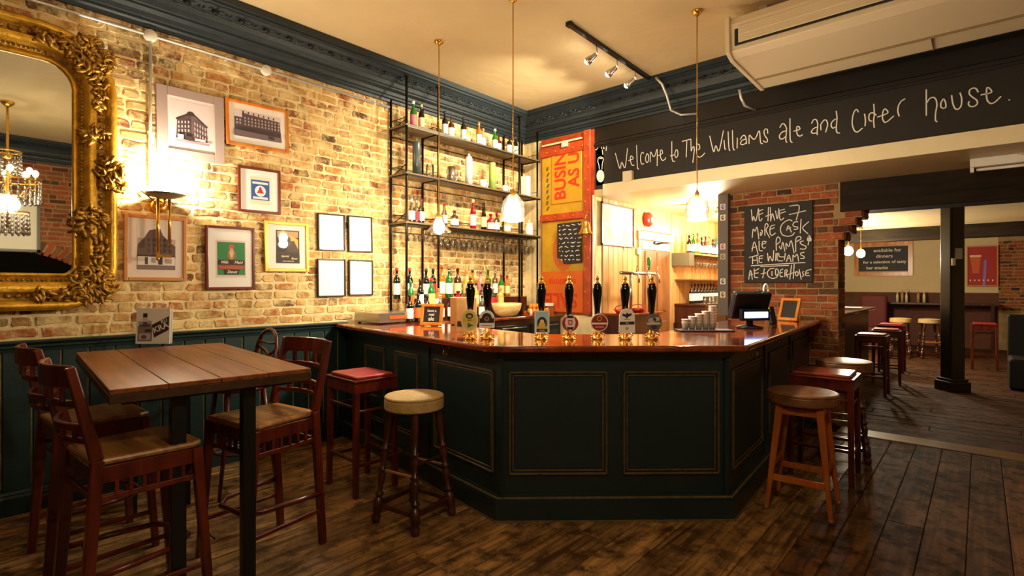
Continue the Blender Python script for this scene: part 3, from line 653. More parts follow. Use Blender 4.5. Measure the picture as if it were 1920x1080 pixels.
# shelf objects
def pot(name, px, X, Z, prof, mat, label, cat, handle=None, n=16):
    p = onx(px, 400, X); m = MB(); m.lathe(prof, n=n, cap=False); o = m.build(name, mat); o.location = (X, p.y, Z); tag(o, label, cat)
    if handle:
        r, z0, z1 = handle; h = MB(); h.tube([(0, r, z0), (0, r+.035, z0+.01), (0, r+.04, (z0+z1)/2), (0, r+.035, z1-.01), (0, r, z1)], .006, 6); h.build('handle', mat, o)
    return o
cyl = lambda r, h: [(0, 0), (r, 0), (r, h), (r*.9, h), (r*.9, h*.5)]
pot('tall_canister', 781, -4.57, 2.66, [(0, 0), (.045, 0), (.045, .36), (.042, .375), (0, .375)], P('4C5450', .3), 'tall grey cylindrical canister at the left end of the middle hanging shelf', 'canister')
pot('glass_beaker', 806, -4.57, 2.66, cyl(.045, .16), m_glass, 'clear glass beaker on the middle hanging shelf beside the grey canister', 'glass')
pot('steel_jug', 846, -4.57, 2.66, cyl(.048, .19), m_steel, 'brushed steel mixing jug on the middle hanging shelf', 'jug', (.048, .04, .15))
pot('tall_canister', 879, -4.54, 2.66, [(0, 0), (.044, 0), (.044, .32), (.03, .35), (.012, .355), (.012, .38), (0, .38)], GL['white'], 'tall white bottle shaped canister in the centre of the middle hanging shelf', 'canister')
pot('white_mug', 905, -4.55, 2.66, cyl(.045, .11), GL['white'], 'white mug with a handle next to the tall white canister on the middle shelf', 'mug', (.045, .02, .09))
pot('tall_canister', 923, -4.56, 2.66, [(0, 0), (.042, 0), (.042, .34), (.04, .35), (0, .35)], P('9DB85C', .35), 'tall pale green cylindrical canister on the middle hanging shelf', 'canister')
pot('white_mug', 947, -4.56, 2.66, cyl(.04, .10), GL['white'], 'small white mug near the right end of the middle hanging shelf', 'mug', (.04, .02, .08))
pt = onx(985, 340, -4.56); m = MB(); m.box((-4.56, 5.45, 2.66+.14), (.09, .09, .28)); tag(m.build('gift_box', GL['white'], bev=.003), 'tall white bottle gift box at the right end of the middle hanging shelf', 'box')
pot('storage_jar', 992, -4.56, 2.15, [(0, 0), (.05, 0), (.055, .02), (.055, .12), (.045, .14), (.05, .145), (.05, .17), (.0, .18), (.012, .2), (0, .22)], GL['white'], 'white lidded jar at the right end of the lowest hanging shelf', 'jar')
m = MB(); m.lathe([(0, 0), (.06, 0), (.10, .012), (.135, .04), (.16, .08), (.172, .12), (.176, .16), (.168, .16), (.155, .09), (.11, .03), (.04, .018)], n=28, cap=False)
o = m.build('salad_bowl', wood('pale_bowl_wood', 'C9A25E', 'E6C888', .35, (6, 6, 20), .1)); o.location = (-4.16, onx(945, 570, -4.20).y, ZT); tag(o, 'wide pale wooden bowl on the back bar beside the right shelf post', 'bowl')
# wine glass mesh
def wg_mesh(h, r, up=True, stem=.45):
    pr = [(0, 0), (r*.9, .002), (r*.85, .006), (.005, .012), (.0045, h*stem), (r*.55, h*(stem+.06)), (r, h*(stem+.22)), (r*.98, h*(stem+.35)), (r*.78, h)]
    m = MB(); m.lathe(pr, n=12, cap=False); me = m.mesh('wine_glass', m_glass)
    if not up: me.transform(Matrix.Rotation(PI, 4, 'X'))
    return me
gh = wg_mesh(.19, .036, False); gh2 = wg_mesh(.15, .043, False)
for r, X in enumerate((-4.50, -4.60)):
    y = 3.90+r*.03; kk = 0
    while y < YB-.10:
        o = inst('wine_glass', gh if (int(y*13) % 3) else gh2, None, (X, y, 2.10)); y += .088
        tag(o, 'wine glass hanging over the back bar, %s from left in the %s row' % (ORD[kk], ('front', 'rear')[r]), 'wine glass', 'wine glasses hanging over the back bar'); kk += 1
for k, y in enumerate((3.52, 3.66, 3.78)):
    o = inst('wine_glass', gh2, None, (-4.53, y, 2.112)); tag(o, 'short stemmed glass, %s from left, hanging in the leftmost rack bay' % ORD[k], 'wine glass', 'glasses hanging in the left bay')
# right end of back bar: oranges in a basket, tumblers, napkins
ob = thing('fruit_tray', (-4.18, 5.25, ZT), 0, 'shallow tray heaped with oranges at the right end of the back bar', 'tray')
m = MB(); m.bb(-.09, .09, -.19, .19, 0, .015); m.bb(-.09, -.08, -.19, .19, .015, .05); m.bb(.08, .09, -.19, .19, .015, .05); m.build('tray_base', P('B0541C', .4), ob)
for k in range(14):
    m = MB(); m.ball((0, 0, 0), .034, 10); o = m.build('orange', P('E88A1C', .45)); lay = k//8; q = k % 8
    o.location = (-4.18-.035+.07*(q % 2)*(1-lay*.4), 5.12+.085*(q//2)+.03*lay, ZT+.05+.055*lay); tag(o, 'orange in the fruit tray, %s layer, %s column, %s row from the left' % (('bottom', 'top')[lay], ('front', 'back')[1-q % 2], ORD[q//2]), 'orange', 'oranges in the tray')
tb = MB(); tb.lathe([(0, 0), (.03, 0), (.037, .11), (.035, .11), (.028, .01)], n=12, cap=False); tme = tb.mesh('tumbler', m_glass)
for k in range(6):
    o = inst('tumbler', tme, None, (-4.30-.09*(k//3), 5.10+.09*(k % 3), ZT+.0)); tag(o, 'clear tumbler behind the orange tray, %s row, %s from left' % (('front', 'back')[k//3], ORD[k % 3]), 'glass', 'tumblers behind the orange tray')
o = MB(); o.box((0, 0, .05), (.1, .13, .1)); o.box((0, 0, .11), (.085, .11, .05), 1); o = o.build('napkin_holder', [m_steel, m_paper]); o.location = (-4.22, 5.50, ZT); tag(o, 'steel napkin holder stuffed with white napkins in front of the orange sign boards', 'napkin holder')
m = MB(); m.lathe([(0, 0), (.02, 0), (.02, .05), (.012, .06), (.012, .08), (0, .08)], n=10, cap=False); o = m.build('small_bottle', GL['white']); o.location = (-4.10, 5.0, ZT); tag(o, 'little white bottle between the wooden bowl and the orange tray', 'bottle')
m = MB(); m.lathe([(0, 0), (.045, 0), (.05, .05), (.045, .05)], n=14, cap=False); o = m.build('red_tealight_cup', P('C82A14', .3)); o.location = (-4.09, 5.12, ZT); tag(o, 'small red glass cup at the front edge of the back bar', 'cup')
# ================================================================ BEER PUMPS
def clip(kind, o):
    m = MB(); mats = []
    def q(polys, y=-.075):
        pr = MB(); base = polys[0][1]; n = len(base)
        pr.add([(a, y, b) for a, b in base]+[(a, y+.008, b) for a, b in base], [tuple(range(n)), tuple(range(n, 2*n))]+[(i, (i+1) % n, n+(i+1) % n, n+i) for i in range(n)], 0)
        c = pr.build('pump_clip', P(polys[0][0], .4), o); flat(polys[1:], y, 'badge_print', c); return c
    if kind == 0:
        c = q([('F0E4A8', circ(0, .135, .058, 24, .075)), ('E4CE6A', circ(0, .135, .048, 24, .064)), ('2E3A1E', circ(0, .165, .026, 12, .02)), ('D8B860', circ(0, .163, .014, 10, .010)), ('E8C040', R4(-.04, .127, .04, .145)), ('5A6A2A', circ(0, .102, .026, 3, .02))])
        textmesh('ALE', .016, 'lettering', P('3A2A10', .5), c, TR(0, -.078, .136))
    if kind == 1:
        q([('F2EEE6', circ(0, .15, .052, 16, .052, 0, PI)+[(-.052, .085), (.052, .085)]), ('2A1A16', circ(0, .15, .034, 14, .036, 0, PI)+[(-.05, .15), (-.05, .118), (.05, .118), (.05, .15)]), ('A8763C', circ(0, .145, .017, 12)), ('2A1A16', circ(0, .148, .008, 8)), ('F6F2EA', R4(-.052, .088, .052, .112)), ('C88A6A', R4(-.035, .097, .035, .103))])
    if kind == 2:
        c = q([('F2F0EA', R4(-.05, .05, .05, .20)), ('A8D8DE', R4(-.044, .056, .044, .194)), ('1C2A3A', circ(0, .115, .034, 14, .045)), ('E8C23C', [(-.03, .07), (.03, .07), (.02, .12), (-.02, .12)]), ('F4D890', circ(0, .128, .014, 10)), ('1C2A3A', R4(-.036, .058, .036, .078))])
        textmesh('Hells', .018, 'lettering', P('F6F2EA', .5), c, TR(0, -.079, .067))
    if kind == 3:
        q([('A81E2C', circ(0, .115, .055, 24)), ('F2EEE6', circ(0, .12, .036, 8, .058)), ('1C1A1A', [(-.026, .15), (.026, .15), (.018, .168), (-.018, .168)]), ('E8D8C8', R4(-.027, .095, .027, .146)), ('A83A34', [(-.014, .105), (.014, .105), (.014, .138), (-.014, .138)]), ('E8D8C8', R4(-.007, .112, .007, .131)), ('1C1A1A', [(-.026, .09), (.026, .09), (.018, .073), (-.018, .073)])])
    if kind == 4:
        q([('E8DCC8', circ(0, .12, .06, 24)), ('8E1A14', circ(0, .12, .054, 24)), ('C89A4C', circ(0, .148, .018, 12)), ('8E1A14', circ(0, .148, .012, 10)), ('F2EEE6', R4(-.052, .108, .052, .120)), ('E07A6A', R4(-.03, .085, .03, .096))])
    if kind == 5:
        c = q([('F4EEDC', circ(0, .16, .052, 16, .055, 0, PI)+[(-.055, .05), (.055, .05)]), ('1C1A1A', [(-.032, .165), (-.028, .182), (-.01, .175), (0, .188), (.012, .178), (.03, .185), (.03, .168), (.01, .16), (-.004, .145), (-.012, .16)]), ('9A8A5A', R4(-.022, .138, .022, .142)), ('1C2230', [(-.05, .105), (.05, .108), (.05, .128), (-.05, .125)]), ('C8A060', circ(0, .08, .012, 8))])
        textmesh('Ale', .016, 'lettering', P('F6F2EA', .5), c, TR(0, -.079, .117))
    if kind == 6:
        q([('6A6460', circ(0, .12, .052, 24, .06)), ('B8B0A4', circ(-.016, .135, .026, 9, .018)), ('C8C0B0', circ(.018, .145, .020, 8, .014)), ('2E2A28', circ(.004, .142, .012, 7)), ('D8C8A8', [(-.045, .105), (.045, .108), (.04, .122), (-.05, .12)]), ('3A3430', circ(0, .09, .022, 10, .014))])
def pump(px, kind, label, z=ZT, d=None):
    p = onz(px, 636, ZT) if d is None else ond(px, 600, d)
    o = thing('beer_pump', (p.x, p.y, ZT), AZ+random.uniform(-.05, .05), label, 'beer pump', 'hand pulled beer pumps along the bar')
    m = MB(); m.lathe([(0, 0), (.045, 0), (.045, .008), (.03, .014), (.022, .03), (.024, .05), (.018, .06), (.016, .10), (.02, .115), (.016, .13), (0, .13)], n=14, cap=False)
    for a in range(4):
        t = a*PI/2+.4; m.ball((.042*math.cos(t), .042*math.sin(t), .014), .011, 6)
    m.build('brass_base', m_brass, o)
    m = MB(); m.tube([(0, -.01, .06), (0, -.04, .065), (0, -.062, .055), (0, -.066, .02)], [.008, .008, .007, .006], 8)
    m.tube([(-.028, -.02, .045), (-.045, -.035, .03)], .006, 6); m.tube([(.028, -.02, .045), (.045, -.035, .03)], .006, 6); m.build('spout', m_brass, o)
    m = MB(); m.lathe([(.012, .12), (.016, .13), (.015, .16), (.021, .22), (.030, .30), (.034, .335), (.031, .36), (.024, .375), (.026, .385)], n=14, cap=False); m.build('handle', P('0E0D0D', .12), o)
    m = MB(); m.lathe([(.026, .383), (.022, .392), (.012, .40), (.010, .41), (.013, .42), (.009, .435), (0, .44)], n=12, cap=False); m.build('finial', m_brass, o)
    clip(kind, o); return o
pump(882, 0, 'black handled beer pump with an oval pale yellow and green badge'); pump(914, 1, 'black handled beer pump with an arched dark brown and white badge')
pump(1015, 2, 'black handled beer pump with a rectangular pale blue badge'); pump(1067, 3, 'black handled beer pump with a red round badge behind a white plaque')
pump(1120, 4, 'black handled beer pump with a round dark red badge and white band'); pump(1172, 5, 'black handled beer pump with a tall white arched badge and black emblem')
pump(1222, 6, 'black handled beer pump with a grey round badge, nearest the till')
# ================================================================ THINGS ON THE BAR TOP
tr = thing('steel_tray', (-4.47, 3.20, ZT), math.radians(3), 'flat stainless steel box with an orange slot on the bar end by the wall', 'steel box')
m = MB(); m.bb(-.20, .20, -.27, .27, .01, .105); m.build('case', m_steel, tr, bev=.004)
m = MB(); m.bb(.199, .206, -.16, .24, .045, .075); m.build('slot_lip', P('C4501C', .35), tr)
for a in (-.17, .17):
    for c_ in (-.23, .23):
        m = MB(); m.lathe([(0, 0), (.015, 0), (.015, .012), (0, .012)], (a, c_, 0), 8, cap=False); m.build('foot', m_black, tr)
def easel(name, p, rz, W, H, tilt, fcol, label, cat, fw=.03, strokes=None, tx=None):
    o = thing(name, p, rz, label, cat); R = Matrix.Translation((0, 0, .006)) @ Matrix.Rotation(-tilt, 4, 'X')
    m = MB(); m.M = R
    for x0, x1, z0, z1 in ((-W/2, W/2, 0, fw), (-W/2, W/2, H-fw, H), (-W/2, -W/2+fw, fw, H-fw), (W/2-fw, W/2, fw, H-fw)): m.bb(x0, x1, -.012, .012, z0, z1)
    m.build('frame', fcol, o, bev=.003, seg=1)
    m = MB(); m.M = R; m.bb(-W/2+fw, W/2-fw, -.004, .006, fw, H-fw); m.build('board', m_chalkb, o)
    m = MB(); hz = H*.8; dz = math.cos(tilt)*hz; dy = math.sin(tilt)*hz
    m.bar((0, dy+.01, dz), (0, dy+H*.42, .004), .05, .008); m.build('strut', fcol, o)
    if tx:
        for k, (t, s, zz) in enumerate(tx): textmesh(t, s, 'chalk_lettering', m_chalk, o, R @ TR(0, -.006, zz), bold=.0006)
    return o
m_orwood = wood('honey_wood', 'B8641C', 'E09438', .3, (12, 12, 2), .08)
p = onz(803, 612, ZT); easel('chalkboard_sign', (p.x, p.y+.03, ZT), AZ-.22, .21, .20, .25, m_orwood, 'small honey wood framed chalkboard leaning on the bar top beside the cardboard bottle box', 'chalkboard', .028, tx=[('have a', .034, .135), ('real', .034, .1), ('ale', .05, .06)])
p = onz(862, 622, ZT); o = thing('bottle_box', (p.x, p.y+.04, ZT), AZ+.12, 'tall pale wood presentation box with a dark band standing on the bar top', 'box')
m = MB(); m.bb(-.105, .105, -.055, .055, 0, .275); m.build('carton', P('DDB36E', .5), o, bev=.002, seg=1)
c = flat([('C98A44', R4(-.105, 0, -.055, .275)), ('3A2216', R4(-.05, .045, .105, .085)), ('3A2216', R4(-.095, .05, -.07, .065)), ('B08848', R4(-.05, .085, .105, .088)), ('B08848', R4(-.05, .248, .105, .25))], -.0553, 'front_print', o)
textmesh('COU', .032, 'lettering', P('8A6A3A', .5), o, TR(.03, -.058, .14))
# ---- till and right hand bar top clutter
p = onz(1415, 618, ZT); till = thing('till', (p.x-.08, p.y+.12, ZT), AZ+.25, 'black till seen from behind with a bright blue customer display', 'till')
m = MB(); m.lathe([(0, 0), (.11, 0), (.11, .015), (.03, .03), (.03, .12), (0, .12)], n=18, cap=False); m.build('stand', m_black, till)
m = MB(); m.M = Matrix.Translation((0, 0, .19)) @ Matrix.Rotation(.35, 4, 'X'); m.bb(-.18, .18, -.03, .03, -.11, .13); m.build('monitor_back', P('14161E', .35), till, bev=.015)
m = MB(); m.bb(-.14, .14, -.085, -.045, .07, .17); dsp = m.build('customer_display', P('10131C', .2), till, bev=.006)
m = MB(); m.bb(-.115, .115, -.089, -.085, .095, .145); m.build('lit_screen', glow('blue_display', (.45, .62, 1), 5), dsp)
m = MB(); m.box((.11, -.0, .30), (.07, .05, .05)); m.build('card_reader', m_black, till, bev=.006)
m = MB(); m.tube([(.15+.022*math.cos(t*PI/8), -.02, .335+.045*math.sin(t*PI/8)) for t in range(17)], .008, 6); m.build('receipt_roll', m_paper, till)
p = onz(1450, 608, ZT); o = thing('card_terminal', (p.x, p.y, ZT), AZ+.5, 'upright black card terminal with a yellow edge beside the till', 'card terminal')
m = MB(); m.M = Matrix.Rotation(-.25, 4, 'X'); m.bb(-.04, .04, -.02, .02, 0, .17); m.build('case', m_black, o, bev=.008)
m = MB(); m.M = Matrix.Rotation(-.25, 4, 'X'); m.bb(-.045, -.03, -.022, .01, .12, .22); m.build('yellow_slip', P('E8C83C', .5), o)
p = onz(1466, 603, ZT); easel('menu_board', (p.x+.02, p.y+.12, ZT), AZ-1.1, .22, .24, .3, m_orwood, 'orange wood framed board turned sideways at the till end of the bar', 'board', .03)
# bar mat with stacked cups
p = onz(1312, 621, ZT); m = MB(); m.bb(-.22, .22, -.08, .08, 0, .012); o = m.build('bar_mat', P('17130F', .7), bev=.003, seg=1); o.location = (p.x+.02, p.y+.04, ZT); o.rotation_euler = (0, 0, AZ); tag(o, 'black rubber bar mat under the stacked steel cups', 'bar mat')
cup = MB(); cup.lathe([(0, 0), (.022, 0), (.03, .055), (.033, .06), (.029, .058), (.021, .004)], n=12, cap=False); cme = cup.mesh('steel_cup', P('D8D0C2', .3, .3))
for k, nh in enumerate((2, 3, 4, 5, 7)):
    q = w2(p)+w2(RT)*(-.10+.055*k)+w2(FW)*(.05)
    for j in range(nh):
        o = inst('steel_cup', cme, None, (q.x, q.y, ZT+.012+.022*j)); tag(o, 'steel cup, %s from the bottom of the %s stack on the bar mat' % (ORD[j], ORD[k]), 'cup', 'steel cups, %s stack' % ORD[k])
# ---- sink side clutter behind the pumps
o = thing('folded_towel', (rd(.30, 4.28).x, rd(.30, 4.28).y, .98), AZ, 'folded pale cloth lying behind the pumps below the bar top', 'cloth')
m = MB(); m.bb(-.12, .12, -.07, .07, 0, .03); m.bb(-.11, .11, -.06, .06, .03, .055); m.build('cloth', P('C8D8D4', .9), o, bev=.01)
ub = thing('under_counter_unit', (0, 0, 0), 0, 'dark stained service shelf with basins inside the bar behind the pumps', 'cabinet')
i1, i2 = offs(-.72), offs(-1.05); m = MB(); m.prism([tuple(i1[1]), tuple(i1[2]), tuple(i2[2]), tuple(i2[1])], .1, .93); m.build('carcass', m_dkwood, ub)
m = MB(); m.prism([tuple(i1[1]), tuple(i1[2]), tuple(offs(-1.08)[2]), tuple(offs(-1.08)[1])], .93, .955); m.build('steel_top', m_steel, ub)
# ================================================================ SIGN BOARDS ON THE BACK WALL
m_rust = plain('rust_red_paint', 'A83E14', .4, var=.3, vs=9, bump=.15); m_mustard = plain('mustard_paint', 'B88A1C', .45, var=.2, vs=5, bump=.1); m_orange = plain('orange_sign_paint', 'E0861A', .4, var=.1, vs=4)
m_orange2 = plain('deep_orange_paint', 'CC5E12', .4, var=.12, vs=4); m_redtext = plain('red_lettering', 'C2300E', .5)
ys = YB-.045
xA, xB = onx(1010, 400, -4.4).x, -3.60
sg = thing('salvaged_sign_wall', (0, 0, 0), 0, 'wall of salvaged red, mustard and orange shop signs with upside down and sideways lettering', 'sign')
m = MB(); m.bb(-4.42, -3.60, YB-.04, YB, ZT, 3.42); m.build('backing_boards', m_rust, sg)
def rect_px(x0, y0, x1, y1, Y=ys):
    a = ony(x0, y0, Y); b = ony(x1, y1, Y); return a.x, b.x, b.z, a.z
def board(x0, x1, z0, z1, th, mat, name='sign_board'):
    m = MB(); m.bb(x0, x1, YB-.04-th, YB-.04, z0, z1); return m.build(name, mat, sg, bev=.003, seg=1)
board(-4.40, -3.74, 2.42, 3.18, .012, m_mustard); board(-4.40, -3.74, 1.66, 2.32, .012, m_mustard)
x0, x1, z0, z1 = rect_px(1034, 290, 1098, 384); 
board(-4.23, -3.76, 2.55, 3.20, .024, m_orange)
board(-4.40, -3.74, ZT+.02, 1.67, .02, m_orange2)
m = MB(); m.bb(-3.72, -3.62, YB-.085, YB-.04, ZT, 3.42); m.bb(-4.42, -3.72, YB-.075, YB-.04, 3.18, 3.31); m.bb(-4.42, -3.72, YB-.075, YB-.04, 2.33, 2.42)
fr = m.build('sign_frame', m_rust, sg, bev=.004, seg=1)
m = MB()
for k in range(16): m.ball((-3.67+.02*(-1)**k, YB-.09, ZT+.15+k*.14), .009, 6)
for k in range(5): m.ball((-4.3+k*.14, YB-.08, 3.235), .009, 6); m.ball((-4.3+k*.14, YB-.08, 2.375), .009, 6)
m.build('rivet', P('E8A070', .3, .6), fr)
textmesh('BUSIN', .245, 'lettering', m_redtext, sg, TR(-4.08, YB-.066, 2.90, -PI/2), bold=.006, sx=.92)
textmesh('AS U', .235, 'lettering', m_redtext, sg, TR(-3.87, YB-.066, 2.96, -PI/2), bold=.006, sx=.9)
textmesh('terations', .125, 'lettering', m_redtext, sg, TR(-4.06, YB-.062, 1.53, PI), sx=.95, bold=.001)
textmesh('SALE', .26, 'lettering', m_redtext, sg, TR(-4.08, YB-.062, 1.30, PI), sx=.93, bold=.006)
pr = flat([('C8641C', circ(-4.05, 1.93, .17, 24, .26)), ('B88A1C', circ(-3.98, 1.96, .13, 24, .2))], YB-.053, 'painted_circle', sg)
flat([('5A4A20', [(-4.32+.02*(k % 2), 3.05-k*.075), (-4.29+.02*(k % 2), 3.05-k*.075), (-4.30, 3.0-k*.075), (-4.33, 3.0-k*.075)]) for k in range(8)], YB-.053, 'old_lettering', sg)
board(-3.60, -3.585, 1.0, 2.60, .03, m_creamgloss, 'edge_strip')
m = MB(); m.box((-4.0, YB-.09, 3.30), (.09, .03, .08)); tag(m.build('sensor_box', P('B8C0A8', .5), bev=.004), 'small pale box fixed at the top of the salvaged signs', 'sensor')
m = MB(); m.bb(-4.38, -3.75, YB-.08, YB-.06, 3.325, 3.345); tag(m.build('cable_trunking', m_creamgloss), 'thin cream cable trunking along the top of the salvaged signs', 'trunking')
# chalk price board in front of the signs (cut-out letters on wires)
pb = thing('hanging_price_board', (-3.91, YB-.10, 2.04), 0, 'ragged edged black price board with white chalk lines hung over the mustard sign', 'price board')
m = MB(); m.prism([(-.20, .24), (.16, .245), (.16, .2), (.17, -.27), (-.10, -.28), (-.12, -.22), (-.2, -.2)], -.005, .005, M=Matrix(((1, 0, 0, 0), (0, 0, 1, 0), (0, 1, 0, 0), (0, 0, 0, 1)))); m.build('board', P('221C18', .6), pb)
rng = random.Random(4); L_ = []
for k in range(9):
    z = .21-k*.055; x = -.17+(.03 if k > 6 else 0)
    while x < .13:
        wdt = rng.uniform(.03, .08); L_.append([(x+i*.011, 0, z+rng.uniform(-.012, .012)) for i in range(int(wdt/.011))]); x += wdt+.018
ribbon([s for s in L_ if len(s) > 1], Matrix(), .007, 'chalk_lettering', m_chalk, pb, lift=.007)
# bell
bl = thing('brass_bell', (-3.52, YB-.16, 2.04), 0, 'brass last orders bell hanging in front of the sign wall', 'bell')
m = MB(); m.lathe([(.10, 0), (.098, .008), (.075, .03), (.058, .08), (.05, .14), (.03, .165), (0, .17)], n=20, cap=False); m.build('bell_cup', m_brass, bl)
m = MB(); m.tube([(0, 0, .17), (0, 0, .22), (0, .02, .24), (0, .11, .25)], .008, 6); m.build('bracket', m_brass, bl)
m = MB(); m.tube([(0, 0, .05), (0, 0, -.03)], .004, 5); m.ball((0, 0, -.03), .014, 8); m.build('clapper', m_brass, bl)
bl.location = (onz(1097, 433, 2.04).x, 0, 0); q = ony(1098, 436, YB-.16); bl.location = (q.x, YB-.16, q.z-.02)
# ================================================================ TEXT LINTEL BOARD
YT = YB-.006
lb = thing('lintel_chalkboard', (-1.0, YB-.0, 2.96), 0, 'long black chalkboard over the bar opening with white handwritten welcome message', 'chalkboard')
m = MB(); m.bb(-2.58, 2.85, -.008, .0, -.238, .232); m.build('board', m_chalkb, lb)
INV = Matrix.Translation((1.0, -YB, -2.96))
def zpx(pts, ox, oy, s): return [(ox+x/s, oy+y/s) for x, y in pts]
TXT = [(1110, 240, ['430,460 520,800 545,590 610,790 655,370', '670,600 770,570 740,520 710,510 705,600 735,690 780,685', '822,315 835,755 865,755', '955,470 925,440 895,500 895,620 920,670 960,655', '1015,470 985,540 990,610 1015,645 1045,600 1045,500 1015,470', '1075,630 1075,410 1125,530 1160,520 1205,340 1200,700', '1215,510 1310,470 1285,395 1255,420 1260,540 1295,605 1345,580 1360,540', '1470,245 1470,560 1490,620 1530,610', '1440,515 1530,490', '1555,395 1525,450 1530,530 1555,550 1585,500 1580,420 1555,395']),
       (1270, 220, ['85,445 250,400', '175,430 165,735', '250,400 255,650 275,560 305,530 315,600 285,835', '370,600 420,580 405,500 370,490 350,560 360,700 400,740 450,720 510,655', '595,340 675,690 705,480 765,680 850,240', '860,420 875,590 895,590', '935,260 950,600 975,615', '1015,235 1025,600 1060,600', '1105,375 1100,575', '1160,410 1200,335 1245,330 1270,400 1275,490', '1265,400 1190,420 1160,480 1180,505 1230,500 1270,460', '1320,490 1320,300 1390,405 1440,400 1515,200 1530,490 1575,480', '1665,300 1660,220 1620,210 1590,260 1610,340 1660,400 1660,455 1620,460 1580,430']),
       (1440, 180, ['215,585 255,510 300,510 345,590 335,700 325,820 350,860', '340,640 260,660 205,730 220,790 270,795 320,750', '405,410 405,830 450,860', '470,650 600,615 570,560 530,560 525,640 540,720 590,745 640,710', '800,510 840,430 890,430 920,510 900,700 915,715', '910,570 830,600 790,670 830,690 890,680', '970,520 975,630', '975,520 1030,440 1075,440 1105,520 1060,670', '1250,420 1180,470 1155,540 1190,600 1245,570', '1255,275 1275,400 1250,640 1285,685 1325,680', '1665,300 1640,245 1600,260 1560,360 1545,520 1590,650 1650,670 1740,590']),
       (1570, 150, ['500,620 520,740 510,850', '720,650 660,600 600,610 575,680 590,750 640,760', '670,440 685,640 665,740 680,880', '735,685 950,610 900,540 860,530 830,620 830,720 870,790 930,760 1040,660', '1140,670 1110,580 1120,480 1170,390 1250,345']),
       (1720, 140, ['165,270 165,755', '175,520 220,440 290,410 345,450 365,560 335,700 330,850 370,870', '480,440 430,520 430,600 480,625 530,600 520,500 480,440', '630,380 650,530 690,630 750,645 810,580 820,440 785,330', '1120,325 1090,260 1030,240 960,280 950,360 1020,420 1100,470 1110,540 1040,590 970,590 935,540 955,490', '1165,375 1390,330 1330,250 1280,225 1270,330 1280,480 1350,540 1430,510 1540,400', '1690,465']),
       ]
def parse(s): return [tuple(float(a) for a in q.split(',')) for q in s.split()]
st = []
for ox, oy, ls in TXT:
    for s in ls: st.append([ony(px, py, YB-.008) for px, py in zpx(parse(s), ox, oy, 9.817)])
ribbon(st, INV, .0095, 'chalk_lettering', m_chalk, lb, lift=.0015)
gd = ['115,550 150,530 200,545 212,590 190,640 185,760', '115,560 105,620 130,680 135,760', '135,560 190,560', '62,235 75,270', '90,300 120,290 110,380 90,370', '130,290 150,370 165,300 180,380', '195,290 230,310 200,380 240,370', '255,300 275,300 260,420', '190,400 200,490', '60,400 95,395']
st = [[ony(px, py, YB-.008) for px, py in zpx(parse(s), 1110, 240, 9.817)] for s in gd]
m = MB(); m.bb(-3.598, -3.475, YB-.008, YB, 2.60, 3.20); d2 = m.build('narrow_chalkboard', m_chalkb); tag(d2, 'narrow black chalkboard strip with a chalk drawing of a stringed instrument beside the sign wall', 'chalkboard')
ribbon(st, Matrix(), .009, 'chalk_lettering', m_chalk, d2, lift=.0015)
ell = [ony(1110+(155+70*math.cos(t*PI/12))/9.817, 240+(885+115*math.sin(t*PI/12))/9.817, YB-.0095) for t in range(24)]
m = MB(); m.add(ell, [tuple(range(24))]); m.build('chalk_body', m_chalk, d2)
q = ony(1178, 337, YB-.03); m = MB(); m.box((q.x, YB-.03, 2.775), (.12, .06, .12)); tag(m.build('junction_box', m_beige, bev=.004), 'small square cream box sitting on the cream ledge under the welcome writing', 'junction box')
# ================================================================ PIER BOARD
x0 = ony(1397, 388, PY).x; x1 = ony(1525, 380, PY).x; za = ony(1461, 382, PY).z; zb = ony(1461, 530, PY).z
pbd = thing('pier_chalkboard', ((x0+x1)/2, PY-.016, (za+zb)/2), 0, 'square chalkboard about seven more cask ale pumps on the brick pier', 'chalkboard')
W, H = x1-x0, za-zb; m = MB(); m.bb(-W/2, W/2, -.016, .008, -H/2, H/2); m.build('board', m_chalkb, pbd, bev=.003, seg=1)
A_ = ['225,270 250,590 270,390 325,580 385,250', '390,260 400,500 430,540 470,470', '380,320 490,270', '390,400 490,350', '610,220 600,540', '655,220 660,540', '540,430 680,380', '665,520 700,330 750,520', '770,300 810,540 845,250', '850,300 980,265', '850,370 1000,320', '860,290 860,480 900,520 960,460', '1080,200 1335,155 1235,515', '1070,390 1455,300', '245,910 265,680 310,790 355,620 395,940', '435,780 420,860 460,850 480,740 440,740', '530,860 530,600 590,590 610,650 540,730 640,910', '760,620 660,640 640,740 650,840 700,860 770,800', '640,730 745,680', '1150,540 1100,500 1000,530 900,620 870,740 920,850 1040,880 1150,860 1200,790', '1015,750 1055,610 1130,790', '1020,720 1120,680', '1280,550 1200,550 1150,620 1200,670 1270,660 1270,720 1180,720', '1345,485 1325,810', '1520,545 1350,690 1500,820', '1525,845 1470,975 1590,985 1525,845', '1510,870 1510,970', '1540,880 1545,975', '1490,950 1570,960', '1520,980 1500,1080', '1525,860 1525,975']
